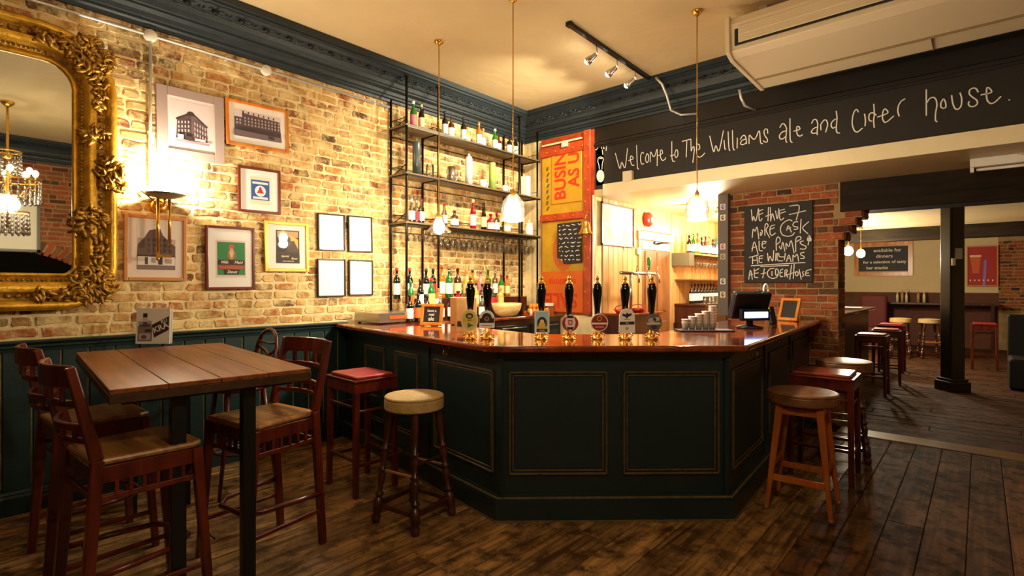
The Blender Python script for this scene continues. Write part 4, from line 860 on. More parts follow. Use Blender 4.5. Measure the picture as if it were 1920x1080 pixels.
B_ = ['240,260 290,-20 380,330', '230,190 350,140', '400,20 400,250 480,240', '570,40 480,20 460,120 490,190 550,170', '470,100 560,60', '790,240 780,0 820,-80 870,-40 880,30 800,100', '850,140 900,230 930,0 980,260', '1010,210 1000,40 1070,180 1120,-40 1190,300', '1225,270 1220,-60 1330,-90 1350,-20 1230,40', '1400,20 1310,40 1350,100 1470,140 1440,210 1320,200', '170,395 380,340', '255,370 255,540', '350,370 370,540', '260,460 370,450', '490,355 400,360 400,510 470,500', '400,420 480,410', '590,290 610,520 640,330 710,520 730,230', '780,290 770,470', '810,290 800,470 940,470', '840,290 850,380 960,380', '990,290 970,450', '1015,490 1070,300 1120,490', '1030,420 1110,400', '1160,490 1160,310 1200,400 1260,290 1290,480', '1420,275 1330,290 1340,340 1420,370 1410,420 1330,415', '215,580 1440,505', '430,600 1070,570', '165,890 205,630 250,890', '170,790 260,770', '290,640 290,850 380,840', '300,700 400,640', '300,750 390,740', '440,760 560,740', '520,640 480,860', '740,640 650,640 580,720 600,820 700,875 800,840 830,780', '690,700 690,810', '770,660 770,810 840,760 830,660 770,650', '940,650 870,680 870,830 940,820', '870,740 930,730', '980,830 980,660 1050,680 1000,750 1050,850', '1130,560 1090,890', '1190,540 1170,870', '1000,790 1230,720', '1240,700 1210,780 1260,820 1290,740 1240,700', '1300,660 1350,890', '1400,700 1370,740 1410,780 1370,830', '1580,660 1450,690 1440,810 1540,800', '1440,750 1520,740']
st = [[ony(px, py, PY-.032) for px, py in zpx(parse(s), 1390, 370, 12)] for s in A_]+[[ony(px, py, PY-.032) for px, py in zpx(parse(s), 1390, 450, 12)] for s in B_]
ribbon(st, Matrix.Translation((-(x0+x1)/2, -(PY-.016), -(za+zb)/2)), .0095, 'chalk_lettering', m_chalk, pbd, lift=.0015)
# sticker post at the pier's left edge
x0 = ony(1347, 400, PY-.08).x; x1 = ony(1366, 400, PY-.08).x
sp = thing('sticker_post', ((x0+x1)/2, PY-.06, ZT), 0, 'dark grey post with small pump badges at the left edge of the brick pier', 'post')
m = MB(); m.bb(-(x1-x0)/2, (x1-x0)/2, -.04, .05, 0, ZS-ZT); m.build('post_board', P('5A5048', .5), sp, bev=.003, seg=1)
for k, (zz, c1, c2) in enumerate(((1.28, 'C8C0D8', '4A3A8A'), (1.15, 'E8E0D0', '3A3430'), (.80, 'E0D0D0', 'A01C3A'), (.68, 'B8A88A', '6A5A3A'), (.38, 'E8E0D8', '2A2420'), (.22, 'E8D8B0', '3A2A1A'))):
    flat([(c1, R4(-.03, zz, .03, zz+.07)), (c2, circ(0, zz+.035, .02, 10, .028)), (c1, circ(.004, zz+.038, .008, 8, .012))], -.0405, 'sticker', sp)
# ================================================================ PASSAGE BEHIND THE BAR
X0 = -3.584
def onwall(px, py, X=X0): return onx(px, py, X)
# framed poster
a = onwall(1126, 378); b2 = onwall(1187, 465); fp = thing('framed_poster', (X0, (a.y+b2.y)/2, (a.z+b2.z)/2), PI/2, 'large thin framed pale poster on the pine boards beside the sign wall', 'picture')
W, H = abs(b2.y-a.y), abs(a.z-b2.z)
m = MB()
for q in ((-W/2, -W/2+.02, -H/2, H/2), (W/2-.02, W/2, -H/2, H/2), (-W/2, W/2, -H/2, -H/2+.02), (-W/2, W/2, H/2-.02, H/2)): m.bb(q[0], q[1], -.025, -.004, q[2], q[3])
m.build('frame', P('5A4630', .4), fp); flat([('F4ECD8', R4(-W/2+.015, -H/2+.015, W/2-.015, H/2-.015)), ('E2D4B4', R4(-W/2+.06, -H/2+.06, W/2-.06, H/2-.06)), ('F2EAD6', circ(-.05, .08, .16, 16, .22)), ('A89A80', circ(.18, -.16, .05, 8, .16)), ('B8A890', circ(-.2, -.1, .05, 8, .05))], -.006, 'print', fp)
m = MB(); m.bb(-W/2+.02, W/2-.02, -.014, -.012, -H/2+.02, H/2-.02); m.build('glass', m_pane, fp)
# door
ya, yb_ = 6.80, 7.73; dr = MB(); dr.bb(-3.612, -3.585, ya, yb_, 0, 2.13); door = struct(dr.build('door_1', m_brdoor))
for (y0, y1, z0, z1) in ((ya+.12, ya+.43, .2, .95), (yb_-.43, yb_-.12, .2, .95), (ya+.12, ya+.43, 1.1, 1.98), (yb_-.43, yb_-.12, 1.1, 1.98)):
    m = MB(); m.bb(-3.585, -3.572, y0, y1, z0, z1); m.build('door_panel', m_brdoor, door, bev=.008, seg=1)
m = MB(); m.tube([(-3.57, ya+.06, 1.02), (-3.53, ya+.06, 1.02), (-3.53, ya+.16, 1.02)], .009, 6); m.build('handle', m_brass, door)
m = MB(); m.bb(-3.60, -3.565, ya-.09, ya, 0, 2.13); m.bb(-3.60, -3.565, yb_, yb_+.09, 0, 2.13); m.bb(-3.60, -3.555, ya-.11, yb_+.11, 2.13, 2.25); struct(m.build('trim_10', wood('door_frame', 'B08858', 'D0A874', .4, (10, 10, 2), .1), bev=.006))
m = MB(); m.bb(-3.60, -3.57, ya+.02, yb_-.02, 2.0, 2.12); m.build('lintel_strip', m_creamgloss, door)
m = MB(); m.box((-3.56, 7.25, 2.10), (.05, .2, .035)); m.tube([(-3.54, 7.25, 2.1), (-3.42, 7.32, 2.1), (-3.54, 7.45, 2.12)], .01, 5); m.build('door_closer', m_iron, door)
# alarm bell
q = onwall(1211, 412); m = MB(); M = Matrix.Translation((X0, q.y, q.z)) @ Matrix.Rotation(PI/2, 4, 'Y'); m.lathe([(.04, 0), (.04, .02), (.105, .02), (.105, .05), (.085, .075), (.04, .09), (0, .092)], n=20, M=M, cap=False)
o = m.build('alarm_bell', P('C8281A', .25)); tag(o, 'round red alarm bell on the pine boards above the door', 'alarm bell'); m = MB(); m.lathe([(0, 0), (.03, 0), (.03, .006), (0, .006)], (X0+.092, q.y, q.z), 10, M=Matrix.Rotation(PI/2, 4, 'Y'), cap=False); m.build('centre_cap', P('E8C8B8', .3), o)
q = onwall(1195, 471); m = MB(); m.box((X0+.02, q.y, q.z), (.03, .09, .09)); tag(m.build('light_switch', m_white, bev=.004), 'small square white switch beside the door frame', 'switch')
# keg font on its little counter
kc = thing('tap_counter', (-3.584, 6.25, 0), 0, 'narrow dark wood counter against the pine wall under the steel beer font', 'counter')
m = MB(); m.bb(0, .34, -.5, .42, 0, 1.11); m.build('body', m_dkwood, kc); m = MB(); m.bb(0, .38, -.52, .46, 1.11, 1.14); m.build('worktop', m_mahog, kc, bev=.006)
kf = thing('beer_font', (-3.30, 6.25, 1.14), 0, 'steel T bar beer font with three taps against the pine wall', 'beer font')
m = MB(); m.tube([(0, -.50, .50), (0, .48, .50)], .022, 10); m.tube([(0, -.25, 0), (0, -.25, .5)], .02, 8); m.tube([(0, .25, 0), (0, .25, .5)], .02, 8); m.build('t_bar', m_steel, kf)
for k, y in enumerate((-.2, .08, .36)):
    m = MB(); m.tube([(.02, y, .49), (.07, y, .48), (.09, y, .44), (.09, y, .38)], .012, 8); m.tube([(.05, y, .5), (.06, y, .58)], .006, 6); m.ball((.062, y, .585), .012, 6); m.build('tap', m_steel, kf)
m = MB(); m.lathe([(.012, 0), (.018, .03), (.028, .12), (.026, .16), (0, .18)], (.06, .12, .54), 10, cap=False); m.build('green_handle', P('3A8A4A', .3), kf)
for k, (yy, c_) in enumerate(((5.84, 'B02A18'), (6.25, 'A0241A'))):
    o = thing('drip_basket', (-3.33, yy, 1.14), .2*k, 'red lacquered basket on the tap counter, %s one' % ('left' if k == 0 else 'right'), 'basket')
    m = MB(); m.lathe([(0, 0), (.07, 0), (.11, .05), (.105, .05), (.065, .01)], n=16, cap=False); m.build('basket_wall', P(c_, .35), o); m = MB(); m.tube([(.1*math.cos(t*PI/8), 0, .05+.05*math.sin(t*PI/8)) for t in range(9)], .006, 6); m.build('handle', P(c_, .35), o)
# bottle cabinet deeper in
cb = thing('bottle_cabinet', (-3.584, 8.75, 0), 0, 'dark brown cabinet under the wine bottles at the end of the passage', 'cabinet')
m = MB(); m.bb(0, .48, -.85, .98, 0, 1.17); m.build('body', m_dkwood, cb); m = MB(); m.bb(0, .50, -.87, 1.0, 1.17, 1.20); m.build('worktop', m_dkwood, cb, bev=.005)
for y in (-.8, 0.05):
    m = MB(); m.bb(.48, .495, y, y+.8, .1, 1.1); d_ = m.build('door', m_dkwood, cb, bev=.004, seg=1); m = MB(); m.ball((.505, y+.72, .8), .015, 8); m.build('knob', m_brass, d_)
ws = thing('wall_shelf', (-3.584, 8.75, 1.98), 0, 'wooden shelf of bottles above hanging glasses at the end of the passage', 'shelf')
m = MB(); m.bb(0, .28, -.75, .95, -.025, .0); m.build('board', m_pine, ws, bev=.003, seg=1); m = MB(); m.bar((.08, -.75, -.045), (.08, .95, -.045), .02, .006); m.bar((.18, -.75, -.045), (.18, .95, -.045), .02, .006); m.build('glass_rail', m_iron, ws)
m = MB(); m.bb(0, .3, -1.0, -.82, -.20, 0); m.build('end_bracket', P('5A5238', .6), ws)
m = MB(); m.bb(0, .30, -.85, .98, -.42, -.40) ; m.build('lower_shelf', m_brdoor, ws, bev=.002, seg=1)
cs = ['k', 'w', 'c', 'k', 'r', 'w', 'k', 'u', 'w', 'k']; gs = ['dark', 'green', 'amber', 'dark', 'brown', 'clear', 'dark', 'blue', 'brown', 'dark']
for k in range(9): bottle('spirit_bottle', (-3.44, 8.12+.165*k, 1.98), .29+.03*(k % 3), .042, ('wine', 'spirit', 'squat')[k % 3], GL[gs[k]], LB['w'] if k % 2 else LB['c'], LB[cs[k]], '%s bottle, %s from left on the passage pine shelf' % (GN[gs[k]], ORD[k]), 'bottles on the passage shelf')
for k in range(11): bottle('wine_bottle', (-3.36, 8.02+.13*k, 1.20), .31, .038, 'wine', GL['dark'], LB['w'], LB['o' if k in (8,) else 'k'], 'dark wine bottle, white label, %s from left on the passage cabinet' % ORD[k], 'wine bottles on the passage cabinet')
for k in range(12):
    for x in (-3.50, -3.40):
        o = inst('wine_glass', gh2, None, (x, 8.05+.135*k, 1.93)); tag(o, 'wine glass hanging under the pine shelf, %s row, %s from left' % ('back' if x < -3.45 else 'front', ORD[k]), 'wine glass', 'wine glasses hanging in the passage')
for k in range(10):
    for j in range(2):
        o = inst('tumbler', tme, None, (-3.20+.075*j, 8.15+.15*k, 1.20)); tag(o, 'tumbler before the passage wine bottles, %s row, %s from left' % (('back', 'front')[j], ORD[k]), 'glass', 'tumblers on the passage cabinet')
# ================================================================ SECOND ROOM
m = MB(); m.bb(-2.12, -1.50, 7.05, 11.3, 0, 1.06); o2 = thing('side_bar', (0, 0, 0), 0, 'dark second bar beyond the brick pier with a shiny top', 'bar counter'); m.build('body', P('16100C', .4), o2)
m = MB(); m.bb(-2.12, -1.40, 7.0, 11.4, 1.06, 1.10); m.build('worktop', P('3A2A22', .08), o2, bev=.01)
m = MB(); m.lathe([(0, 0), (.03, 0), (.03, .16), (.04, .17), (.035, .26), (.02, .3), (0, .3)], n=10, cap=False); o = m.build('beer_tap', P('1A1820', .2)); o.location = (-1.62, 8.3, 1.1); tag(o, 'dark beer tap on the side bar just past the brick pier', 'beer tap')
m = MB(); m.box((0, 0, .06), (.2, .16, .12)); o = m.build('condiment_box', P('1C1612', .4), bev=.006); o.location = (-1.66, 9.3, 1.1); tag(o, 'small black box on the side bar near the far end', 'box')
m = MB(); m.box((0, 0, .02), (.3, .3, .02)); o = m.build('menu_sheet', m_paper); o.location = (-1.60, 10.2, 1.095); tag(o, 'white sheet lying on the far end of the side bar', 'menu')
# column
q = onz(1785, 735, 0); co_ = thing('column', (q.x, q.y+.13, 0), AZ, 'square black timber column standing in the second room', 'column')
m = MB(); m.bb(-.10, .10, -.10, .10, .17, ZS+.05); m.build('shaft', P('1A1512', .3), co_, bev=.02)
m = MB(); m.bb(-.145, .145, -.145, .145, 0, .14); m.bb(-.125, .125, -.125, .125, .14, .18); m.build('base', P('1E1610', .35), co_, bev=.01)
m = MB(); m.bb(-.05, .05, -.11, -.099, 1.85, 2.0); m.build('notice_plate', P('B8B0A8', .4), co_); m = MB(); m.bb(-.10, -.06, -.125, -.099, 1.76, 1.86); m.build('switch', P('E8E4DC', .3), co_)
# chalkboard far
def fpic(name, pxa, pya, pxb, pyb, Y, fcol, fw, label, cat, polys, tx=()):
    a = ony(pxa, pya, Y); b = ony(pxb, pyb, Y); W, H = b.x-a.x, a.z-b.z; o = thing(name, ((a.x+b.x)/2, Y, (a.z+b.z)/2), 0, label, cat); m = MB()
    for q in ((-W/2, -W/2+fw, -H/2, H/2), (W/2-fw, W/2, -H/2, H/2), (-W/2+fw, W/2-fw, -H/2, -H/2+fw), (-W/2+fw, W/2-fw, H/2-fw, H/2)): m.bb(q[0], q[1], -.03, 0, q[2], q[3])
    m.build('frame', fcol, o, bev=.004, seg=1); flat([(c, [(x*W/2, z*H/2) for x, z in pts]) for c, pts in polys], -.005, 'print', o)
    for t, s, x, z in tx: textmesh(t, s, 'chalk_lettering', m_chalk, o, TR(x*W/2, -.012, z*H/2), bold=.002)
    return o
fpic('framed_chalkboard', 1602, 456, 1712, 517, YE-.01, m_orwood, .10, 'wide wood framed chalkboard on the cream end wall of the second room', 'chalkboard', [('241E18', R4(-.87, -.72, .87, .72))], [('available for', .12, .15, .5), ('dinners', .12, .05, .16), ('for a selection of tasty', .10, .05, -.18), ('bar snacks', .11, -.2, -.52)])
fpic('red_poster', 1812, 462, 1872, 537, YE-.05, P('C88A50', .4), .025, 'large red framed poster of a beer glass on the far brick wall', 'picture', [('A81C10', R4(-.97, -.97, .97, .97)), ('C85A18', [(-.75, .45), (-.1, .45), (-.2, -.35), (-.6, -.35)]), ('E8C8A0', R4(-.78, .45, -.05, .55)), ('8A70C8', [(.12, .3), (.28, .3), (.2, -.95), (.02, -.95)])]+[('E8D8C0', circ(-.75+.28*k, -.7, .05, 6)) for k in range(6)])
# far ledges with candles / bottles
for k, px in enumerate((1683, 1692, 1700, 1722, 1733)):
    q = ony(px, 560, YE-.25); m = MB(); m.lathe([(0, 0), (.03, 0), (.03, .16+.05*(k % 2)), (.012, .22), (.012, .26+.03*(k % 3)), (0, .3)], n=8, cap=False); o = m.build('table_bottle', P('B88A58' if k % 2 else 'D8C8A0', .4)); o.location = (q.x, YE-.3, 1.06); tag(o, 'small pale bottle on the far table ledge, %s from the left' % ORD[k], 'bottle', 'bottles on the far ledge')
lt = thing('far_table', (-.9, YE-.35, 0), 0, 'long brown table along the cream end wall', 'table'); m = MB(); m.bb(-1.3, 1.2, -.3, .28, 1.02, 1.06); m.build('tabletop', m_dkwood, lt)
for x in (-1.2, 1.1):
    m = MB(); m.bb(x-.03, x+.03, -.25, -.19, 0, 1.02); m.build('leg', m_dkwood, lt)
    m = MB(); m.bb(x-.03, x+.03, .19, .25, 0, 1.02); m.build('leg', m_dkwood, lt)
bo = thing('black_booth', (1.05, 10.6, 0), 0, 'black booth bench with a high back in the dark right corner of the second room', 'bench')
m = MB(); m.bb(-.75, .8, -.3, .3, 0, .45); m.build('seat', P('0C0B0A', .5), bo, bev=.04); m = MB(); m.bb(-.75, .8, .3, .42, 0, 1.05); m.build('backrest', P('0C0B0A', .5), bo, bev=.03)
jk = thing('hanging_coats', (-1.95, 15.4, 0), 0, 'dark red padded seat back beyond the side bar', 'bench'); m = MB(); m.bb(-.25, .28, -.1, .1, 0, 1.24); m.build('backrest', P('5A140E', .7), jk, bev=.05); m = MB(); m.bb(-.25, .28, -.55, -.1, 0, .5); m.build('seat', P('5A1410', .6), jk, bev=.04); jk.name = 'red_bench'
# batten light under soffit, AC unit
bt = thing('batten_light', (.35, 6.15, ZS), 0, 'white unlit batten light fixed under the lower ceiling at right', 'light fitting')
m = MB(); m.bb(-.42, .60, -.05, .05, -.075, 0); m.build('housing', m_white, bt, bev=.006); m = MB(); m.tube([(-.38, 0, -.095), (.56, 0, -.095)], .013, 8); m.build('lamp_tube', P('D8D0C0', .3), bt)
m = MB()
for k in range(9): m.bb(-.1+.02*k, -.09+.02*k, -.06, .06, -.02, .0)
m.box((-.02, 0, .0), (.2, .11, .03)); m.build('ballast_vents', P('C8C0B0', .4), bt)
for k, x in enumerate((-.42, .58)):
    m = MB(); m.bb(x, x+.025, -.03, .03, -.115, -.07); m.build('end_cap', m_white, bt)
XA0, XA1 = -1.56, .42; ac = thing('air_conditioner', (XA0, 0, 0), 0, 'long cream ceiling mounted air conditioning unit at the upper right', 'air conditioner')
prof = [(4.42, 3.66), (4.40, 3.60), (4.42, 3.385), (4.50, 3.355), (5.30, 3.335), (5.33, 3.36), (5.33, 3.60), (5.1, 3.66)]
M = Matrix(((0, 0, 1, 0), (1, 0, 0, 0), (0, 1, 0, 0), (0, 0, 0, 1)))
m = MB(); m.prism(prof, .03, XA1-XA0-.03, M=M); m.build('casing', m_beige, ac, bev=.008)
pc = [(4.39, 3.67), (4.385, 3.60), (4.40, 3.375), (4.50, 3.34), (5.31, 3.32), (5.34, 3.35), (5.34, 3.62), (5.1, 3.67)]
m = MB(); m.prism(pc, 0, .035, M=M); m.build('end_cover', m_beige, ac, bev=.006); m = MB(); m.prism(pc, XA1-XA0-.035, XA1-XA0, M=M); m.build('end_cover', m_beige, ac, bev=.006)
m = MB(); m.bb(.07, XA1-XA0-.07, 4.404, 4.43, 3.425, 3.60); m.build('outlet_slot', P('17120E', .5), ac)
m = MB(); m.bb(.10, XA1-XA0-.09, 4.396, 4.41, 3.44, 3.575); m.bb(.10, XA1-XA0-.09, 4.393, 4.40, 3.50, 3.506); m.build('louvre', m_beige, ac, bev=.003, seg=1)
m = MB(); m.bb(.05, XA1-XA0-.05, 5.02, 5.026, 3.325, 3.345); m.build('seam', P('8A7650', .6), ac)
for x in (1.28,):
    m = MB(); m.bb(x, x+.004, 5.03, 5.30, 3.325, 3.344); m.build('seam', P('8A7650', .6), ac)
m = MB(); m.bb(.2, .26, 4.6, 5.2, 3.655, ZC); m.bb(1.6, 1.66, 4.6, 5.2, 3.655, ZC); m.build('ceiling_bracket', m_galv, ac)
m = MB(); a, b_ = ond(1400, 148, 5.35), ond(1410, 186, 5.40); m.tube([(a.x, 5.36, 3.40), (a.x+.01, 5.38, 3.32), (b_.x, 5.44, 3.26), (b_.x+.05, 5.60, 3.25)], .014, 8); tag(m.build('drain_pipe', m_galv), 'short bent steel pipe from the air conditioner to the dark fascia', 'pipe')
# ================================================================ CEILING TRACK
a, b_ = onz(1068, 46, ZC-.02), onz(1222, 150, ZC-.02); a.z = b_.z = ZC-.02
tk = thing('track_light', (0, 0, 0), 0, 'black ceiling light track with three chrome spotlights', 'track light'); m = MB(); m.bar(a, b_, .036, .034); m.build('track', m_black, tk)
m = MB(); m.box(a, (.05, .05, .036)); m.build('end_cap', m_black, tk)
SPOTS = []
for k, (px, py) in enumerate(((1098, 98), (1138, 124), (1176, 148))):
    t = (.28, .52, .76)[k]; c0 = a.lerp(b_, t); tg = Vector((-4.6, 4.2+.4*k, 2.3)); dd = (tg-c0).normalized(); dd = Vector((dd.x, dd.y, dd.z*.6)).normalized(); h = c0+Vector((0, 0, -.10))
    s_ = MB(); s_.tube([c0, h], .007, 6); s_.lathe([(.014, 0), (.02, .012), (.024, .05), (.034, .075), (.038, .11), (.034, .112)], h, 12, M=dd.to_track_quat('Z', 'Y').to_matrix().to_4x4(), cap=False); so = s_.build('spotlight', m_steel, tk)
    s_ = MB(); s_.ball(h+dd*.108, .030, 10); s_.build('lamp', m_bulb, so); SPOTS.append((h+dd*.16, dd))
m = MB(); cpts = [b_+Vector((.0, -.0, -.01)), b_+Vector((.05, .05, -.02)), Vector((b_.x+.10, 5.32, 3.72)), Vector((b_.x+.14, 5.37, 3.66)), Vector((b_.x+.17, 5.42, 3.55)), Vector((b_.x+.18, 5.50, 3.40)), Vector((b_.x+.25, 5.60, 3.36)), Vector((b_.x+.42, 5.63, 3.345))]
m.tube(cpts, .014, 8); m.lathe([(.04, 0), (.04, .03), (.03, .035)], (cpts[1].x, cpts[1].y, ZC-.045), 14); tag(m.build('conduit_pipe', m_galv), 'bent steel conduit from the light track over the blue cornice', 'pipe')
# ================================================================ PICTURES ON THE LEFT WALL
XP = XL+.025
def pic(name, c4, fcol, fw, label, polys, matt='F2EADC', th=.022, pane=True, tx=(), inset=(0, 0, 0, 0), cat='picture', group=None):
    (xl, ytl, ybl), (xr, ytr, ybr) = c4
    a, b, c, d = [onx(px, py, XP) for px, py in ((xl, ytl), (xl, ybl), (xr, ytr), (xr, ybr))]
    W = c.y-a.y; H = ((a.z-b.z)+(c.z-d.z))/2; cz = (a.z+b.z+c.z+d.z)/4; tilt = ((c.z+d.z)-(a.z+b.z))/2/W
    o = thing(name, (XL+.012, (a.y+c.y)/2, cz), PI/2, label, cat, group); o.rotation_euler = (0, -tilt*.5, PI/2)
    m = MB()
    for q in ((-W/2, -W/2+fw, -H/2, H/2), (W/2-fw, W/2, -H/2, H/2), (-W/2+fw, W/2-fw, -H/2, -H/2+fw), (-W/2+fw, W/2-fw, H/2-fw, H/2)): m.bb(q[0], q[1], -th, -.0, q[2], q[3])
    m.build('frame', fcol, o, bev=.004, seg=2)
    m = MB(); m.bb(-W/2+fw*.8, W/2-fw*.8, -.010, -.002, -H/2+fw*.8, H/2-fw*.8); m.build('mount', P(matt, .8), o)
    if polys: flat([(cc, [(x*W/2, z*H/2) for x, z in pts]) for cc, pts in polys], -.0105, 'print', o, th=.0008)
    for t, s, x, z, col, sh_ in tx: textmesh(t, s, 'lettering', P(col, .6), o, TR(x*W/2, -.0165, z*H/2), shear=sh_, bold=.0006)
    if pane: m = MB(); m.bb(-W/2+fw, W/2-fw, -.0195, -.0185, -H/2+fw, H/2-fw); m.build('glass', m_pane, o)
    return o
def wins(x0, x1, z0, z1, nx, nz, c, s=.5, sk=0):
    out = []
    for i in range(nx):
        for j in range(nz):
            x = x0+(x1-x0)*(i+.25)/nx; zz = z0+(z1-z0)*(j+.2)/nz+sk*(i/nx); out.append((c, R4(x, zz, x+(x1-x0)/nx*s, zz+(z1-z0)/nz*.6)))
    return out
D1, D2, D3, G1 = '5E4A50', '7A6468', '3E3036', 'C8B8B4'
pic('grey_framed_picture', ((293, 156, 293), (420, 184, 308)), P('A8928A', .5), .075, 'large mauve grey framed print of a corner building beside the conduit pipe',
    [('F0DEDC', R4(-.60, -.66, .60, .66)), (D1, [(-.45, -.4), (-.42, .12), (-.1, .30), (0, .30), (0, -.45)]), (D2, [(0, -.45), (0, .30), (.12, .28), (.46, .02), (.48, -.42)]), (D3, circ(-.02, .30, .12, 12, .10, 0, PI)), (D3, [(-.45, .10), (-.1, .28), (.1, .28), (.48, .0), (.48, .04), (.1, .33), (-.1, .33), (-.45, .15)])]
    + wins(-.42, -.04, -.26, .10, 4, 3, 'D8CCC8', .45, .06)+wins(.06, .44, -.30, .14, 5, 3, 'CDBEBA', .45, -.14)+[('EEE2DE', R4(-.42, -.42, -.25, -.30)), (D3, R4(-.2, -.44, .0, -.32)), ('E8DAD6', R4(.08, -.42, .4, -.36)), ('9A868A', R4(-.5, -.52, .52, -.45))], matt='F6E4DE')
pic('oak_framed_picture', ((423, 184, 270), (541, 207, 287)), m_orwood, .028, 'wide oak framed photograph of a terrace of buildings at the top of the wall',
    [('E8D8D8', R4(-.74, -.56, .74, .60)), (D1, [(-.74, -.2), (-.74, .28), (-.5, .28), (-.5, .50), (-.3, .46), (.2, .42), (.7, .38), (.74, -.3)]), ('4A3C42', R4(-.74, -.56, .74, -.12))]+wins(-.70, -.52, -.05, .22, 2, 2, 'CFC2C2')+wins(-.46, .70, -.08, .34, 11, 3, 'B8A8A8', .42)
    + [('6E5C62', [(-.74, -.56), (.74, -.56), (.74, -.36), (-.74, -.30)]), ('3A2E34', [(.3, -.5), (.5, -.5), (.5, -.38), (.3, -.36)])]+[(D3, R4(-.5+.16*k, .46-.01*k, -.46+.16*k, .56-.01*k)) for k in range(7)], matt='F8F2EA')
pic('blue_label_picture', ((446, 309, 397), (526, 321, 402)), P('6E2A16', .3), .022, 'small dark red framed picture of a blue label with a red triangle',
    [('F2E4C4', R4(-.44, -.62, .5, .62)), ('2F5AA8', R4(-.40, -.42, .46, .46)), ('E8EAF2', R4(-.34, .28, .40, .38)), ('F6F4F0', circ(.03, -.02, .26, 20, .24)), ('C8202C', [(-.14, -.12), (.2, -.12), (.03, .16)]), ('C8202C', circ(.03, .10, .06, 10)), ('E8EAF2', R4(-.32, -.38, .38, -.28))], matt='FAF6F0')
pic('light_wood_picture', ((232, 399, 526), (350, 410, 527)), P('C88A4A', .35), .026, 'light wood framed photograph of an old pub building behind the brass wall lamp tubes',
    [('C8B4AC', R4(-.60, -.66, .62, .68)), ('F0E4DC', R4(-.60, .30, .62, .68)), ('6A544C', [(-.60, -.3), (-.58, .1), (-.4, .28), (-.22, .55), (.12, .62), (.2, .42), (.45, .2), (.62, .08), (.62, -.3)]), ('F0E8E0', R4(-.58, -.52, .60, -.24)), ('8A746C', R4(-.60, -.66, .62, -.52)), ('3A2C28', R4(.06, -.50, .2, -.26)), ('5A4640', R4(-.36, -.50, -.26, -.28)), ('B8A8A0', R4(-.16, -.44, -.02, -.3)), ('B8A8A0', R4(.28, -.46, .5, -.3)), ('4A3832', [(-.6, -.26), (.62, -.26), (.62, -.22), (-.6, -.2)])]
    + wins(-.3, .55, -.16, .34, 5, 3, '4E3C36', .4), matt='F2E2D4')
pic('green_stout_picture', ((385, 422, 544), (478, 427, 542)), P('6A2412', .3), .022, 'dark red framed green poster for stout with a seated maid and red bands',
    [('EAD0C8', R4(-.60, -.62, .62, .56)), ('2E8A4C', R4(-.54, -.54, .58, .50)), ('D89A6A', circ(.03, .12, .14, 14, .16)), ('C8604A', circ(.03, .34, .12, 12, .09)), ('EAC89A', circ(.03, .14, .07, 10, .11)), ('E0A888', circ(.03, .26, .07, 10, .05)), ('B07040', R4(-.14, .0, -.04, .12)), ('B07040', R4(.1, .0, .2, .12)), ('4A1A1C', R4(-.52, -.22, .56, -.06)), ('D8402C', [(-.52, -.26), (.56, -.26), (.48, -.34), (-.44, -.34)]), ('3A1416', [(-.26, -.52), (.30, -.52), (.36, -.36), (-.30, -.36)])],
    matt='F8F4EC', tx=[('Milk', .034, -.27, -.14, 'F2E8E0', .3), ('Maid', .034, .29, -.14, 'F2E8E0', .3), ('Stout', .036, .03, -.44, 'F2E8E0', .3)])
pic('gold_framed_picture', ((496, 414, 509), (579, 418, 510)), P('D8A83A', .25, .3), .03, 'gold framed dark poster with a bright pane reflection beside the black frames',
    [('4A3828', R4(-.50, -.66, .56, .66)), ('C8A070', R4(-.44, .38, .50, .62)), ('E0C060', [(.1, .5), (.5, .3), (.5, -.2), (.2, .1)]), ('2A2420', [(-.46, -.2), (-.44, .3), (-.2, .34), (-.05, .0), (-.1, -.2)]), ('A88A60', circ(-.22, .3, .1, 10)), ('5A4A40', [(0, -.2), (0, .2), (.3, .25), (.5, -.1), (.5, -.2)]), ('3A2E26', R4(-.5, -.66, .56, -.28))],
    matt='FAF4EA', tx=[('Special', .026, -.12, -.38, 'F0E0C0', .3), ('Brew', .026, .30, -.47, 'F0E0C0', .3), ('OPEN AT LUNCH TIME', .010, .03, -.58, 'E0D0B0', 0)])
m_blackf = P('1C1412', .35)
for c4, w_ in ((((596, 399, 470), (647, 403, 470)), 'upper left'), (((653, 404, 473), (698, 407, 473)), 'upper right'), (((595, 485, 557), (648, 486, 556)), 'lower left'), (((654, 487, 554), (699, 488, 554)), 'lower right')):
    pic('black_framed_notice', c4, m_blackf, .014, 'thin black frame holding a blank white sheet, %s of the group of four' % w_, None, matt='FFFDF8', group='four black framed notices')
# ================================================================ GILT MIRROR
y0, y1, z0, z1 = -.32, .745, 1.575, 3.00
mz = thing('gilt_mirror', (XL+.03, (y0+y1)/2, (z0+z1)/2), PI/2, 'huge ornate gilt framed mirror hanging at the left end of the brick wall', 'mirror')
mw, mh = (y1-y0)/2, (z1-z0)/2
def rr(w, h, r, n=6, bot=.05):
    out = []
    for cx, cz, a, rad in ((w-r, h-r, 0, r), (-w+r, h-r, PI/2, r), (-w+bot, -h+bot, PI, bot), (w-bot, -h+bot, 3*PI/2, bot)):
        for k in range(n+1): t = a+PI/2*k/n; out.append((cx+rad*math.cos(t), cz+rad*math.sin(t), math.cos(t), math.sin(t)))
    return out
R_ = rr(mw, mh, .16)
m = MB(); m.add([(x, -.012, z) for x, z, a, b in R_], [tuple(range(len(R_)))]); m.build('mirror_glass', m_mirror, mz)
m = MB(); m.add([(x*1.15, 0.01, z*1.08) for x, z, a, b in R_], [tuple(range(len(R_)))]); m.build('backing', m_goldk, mz)
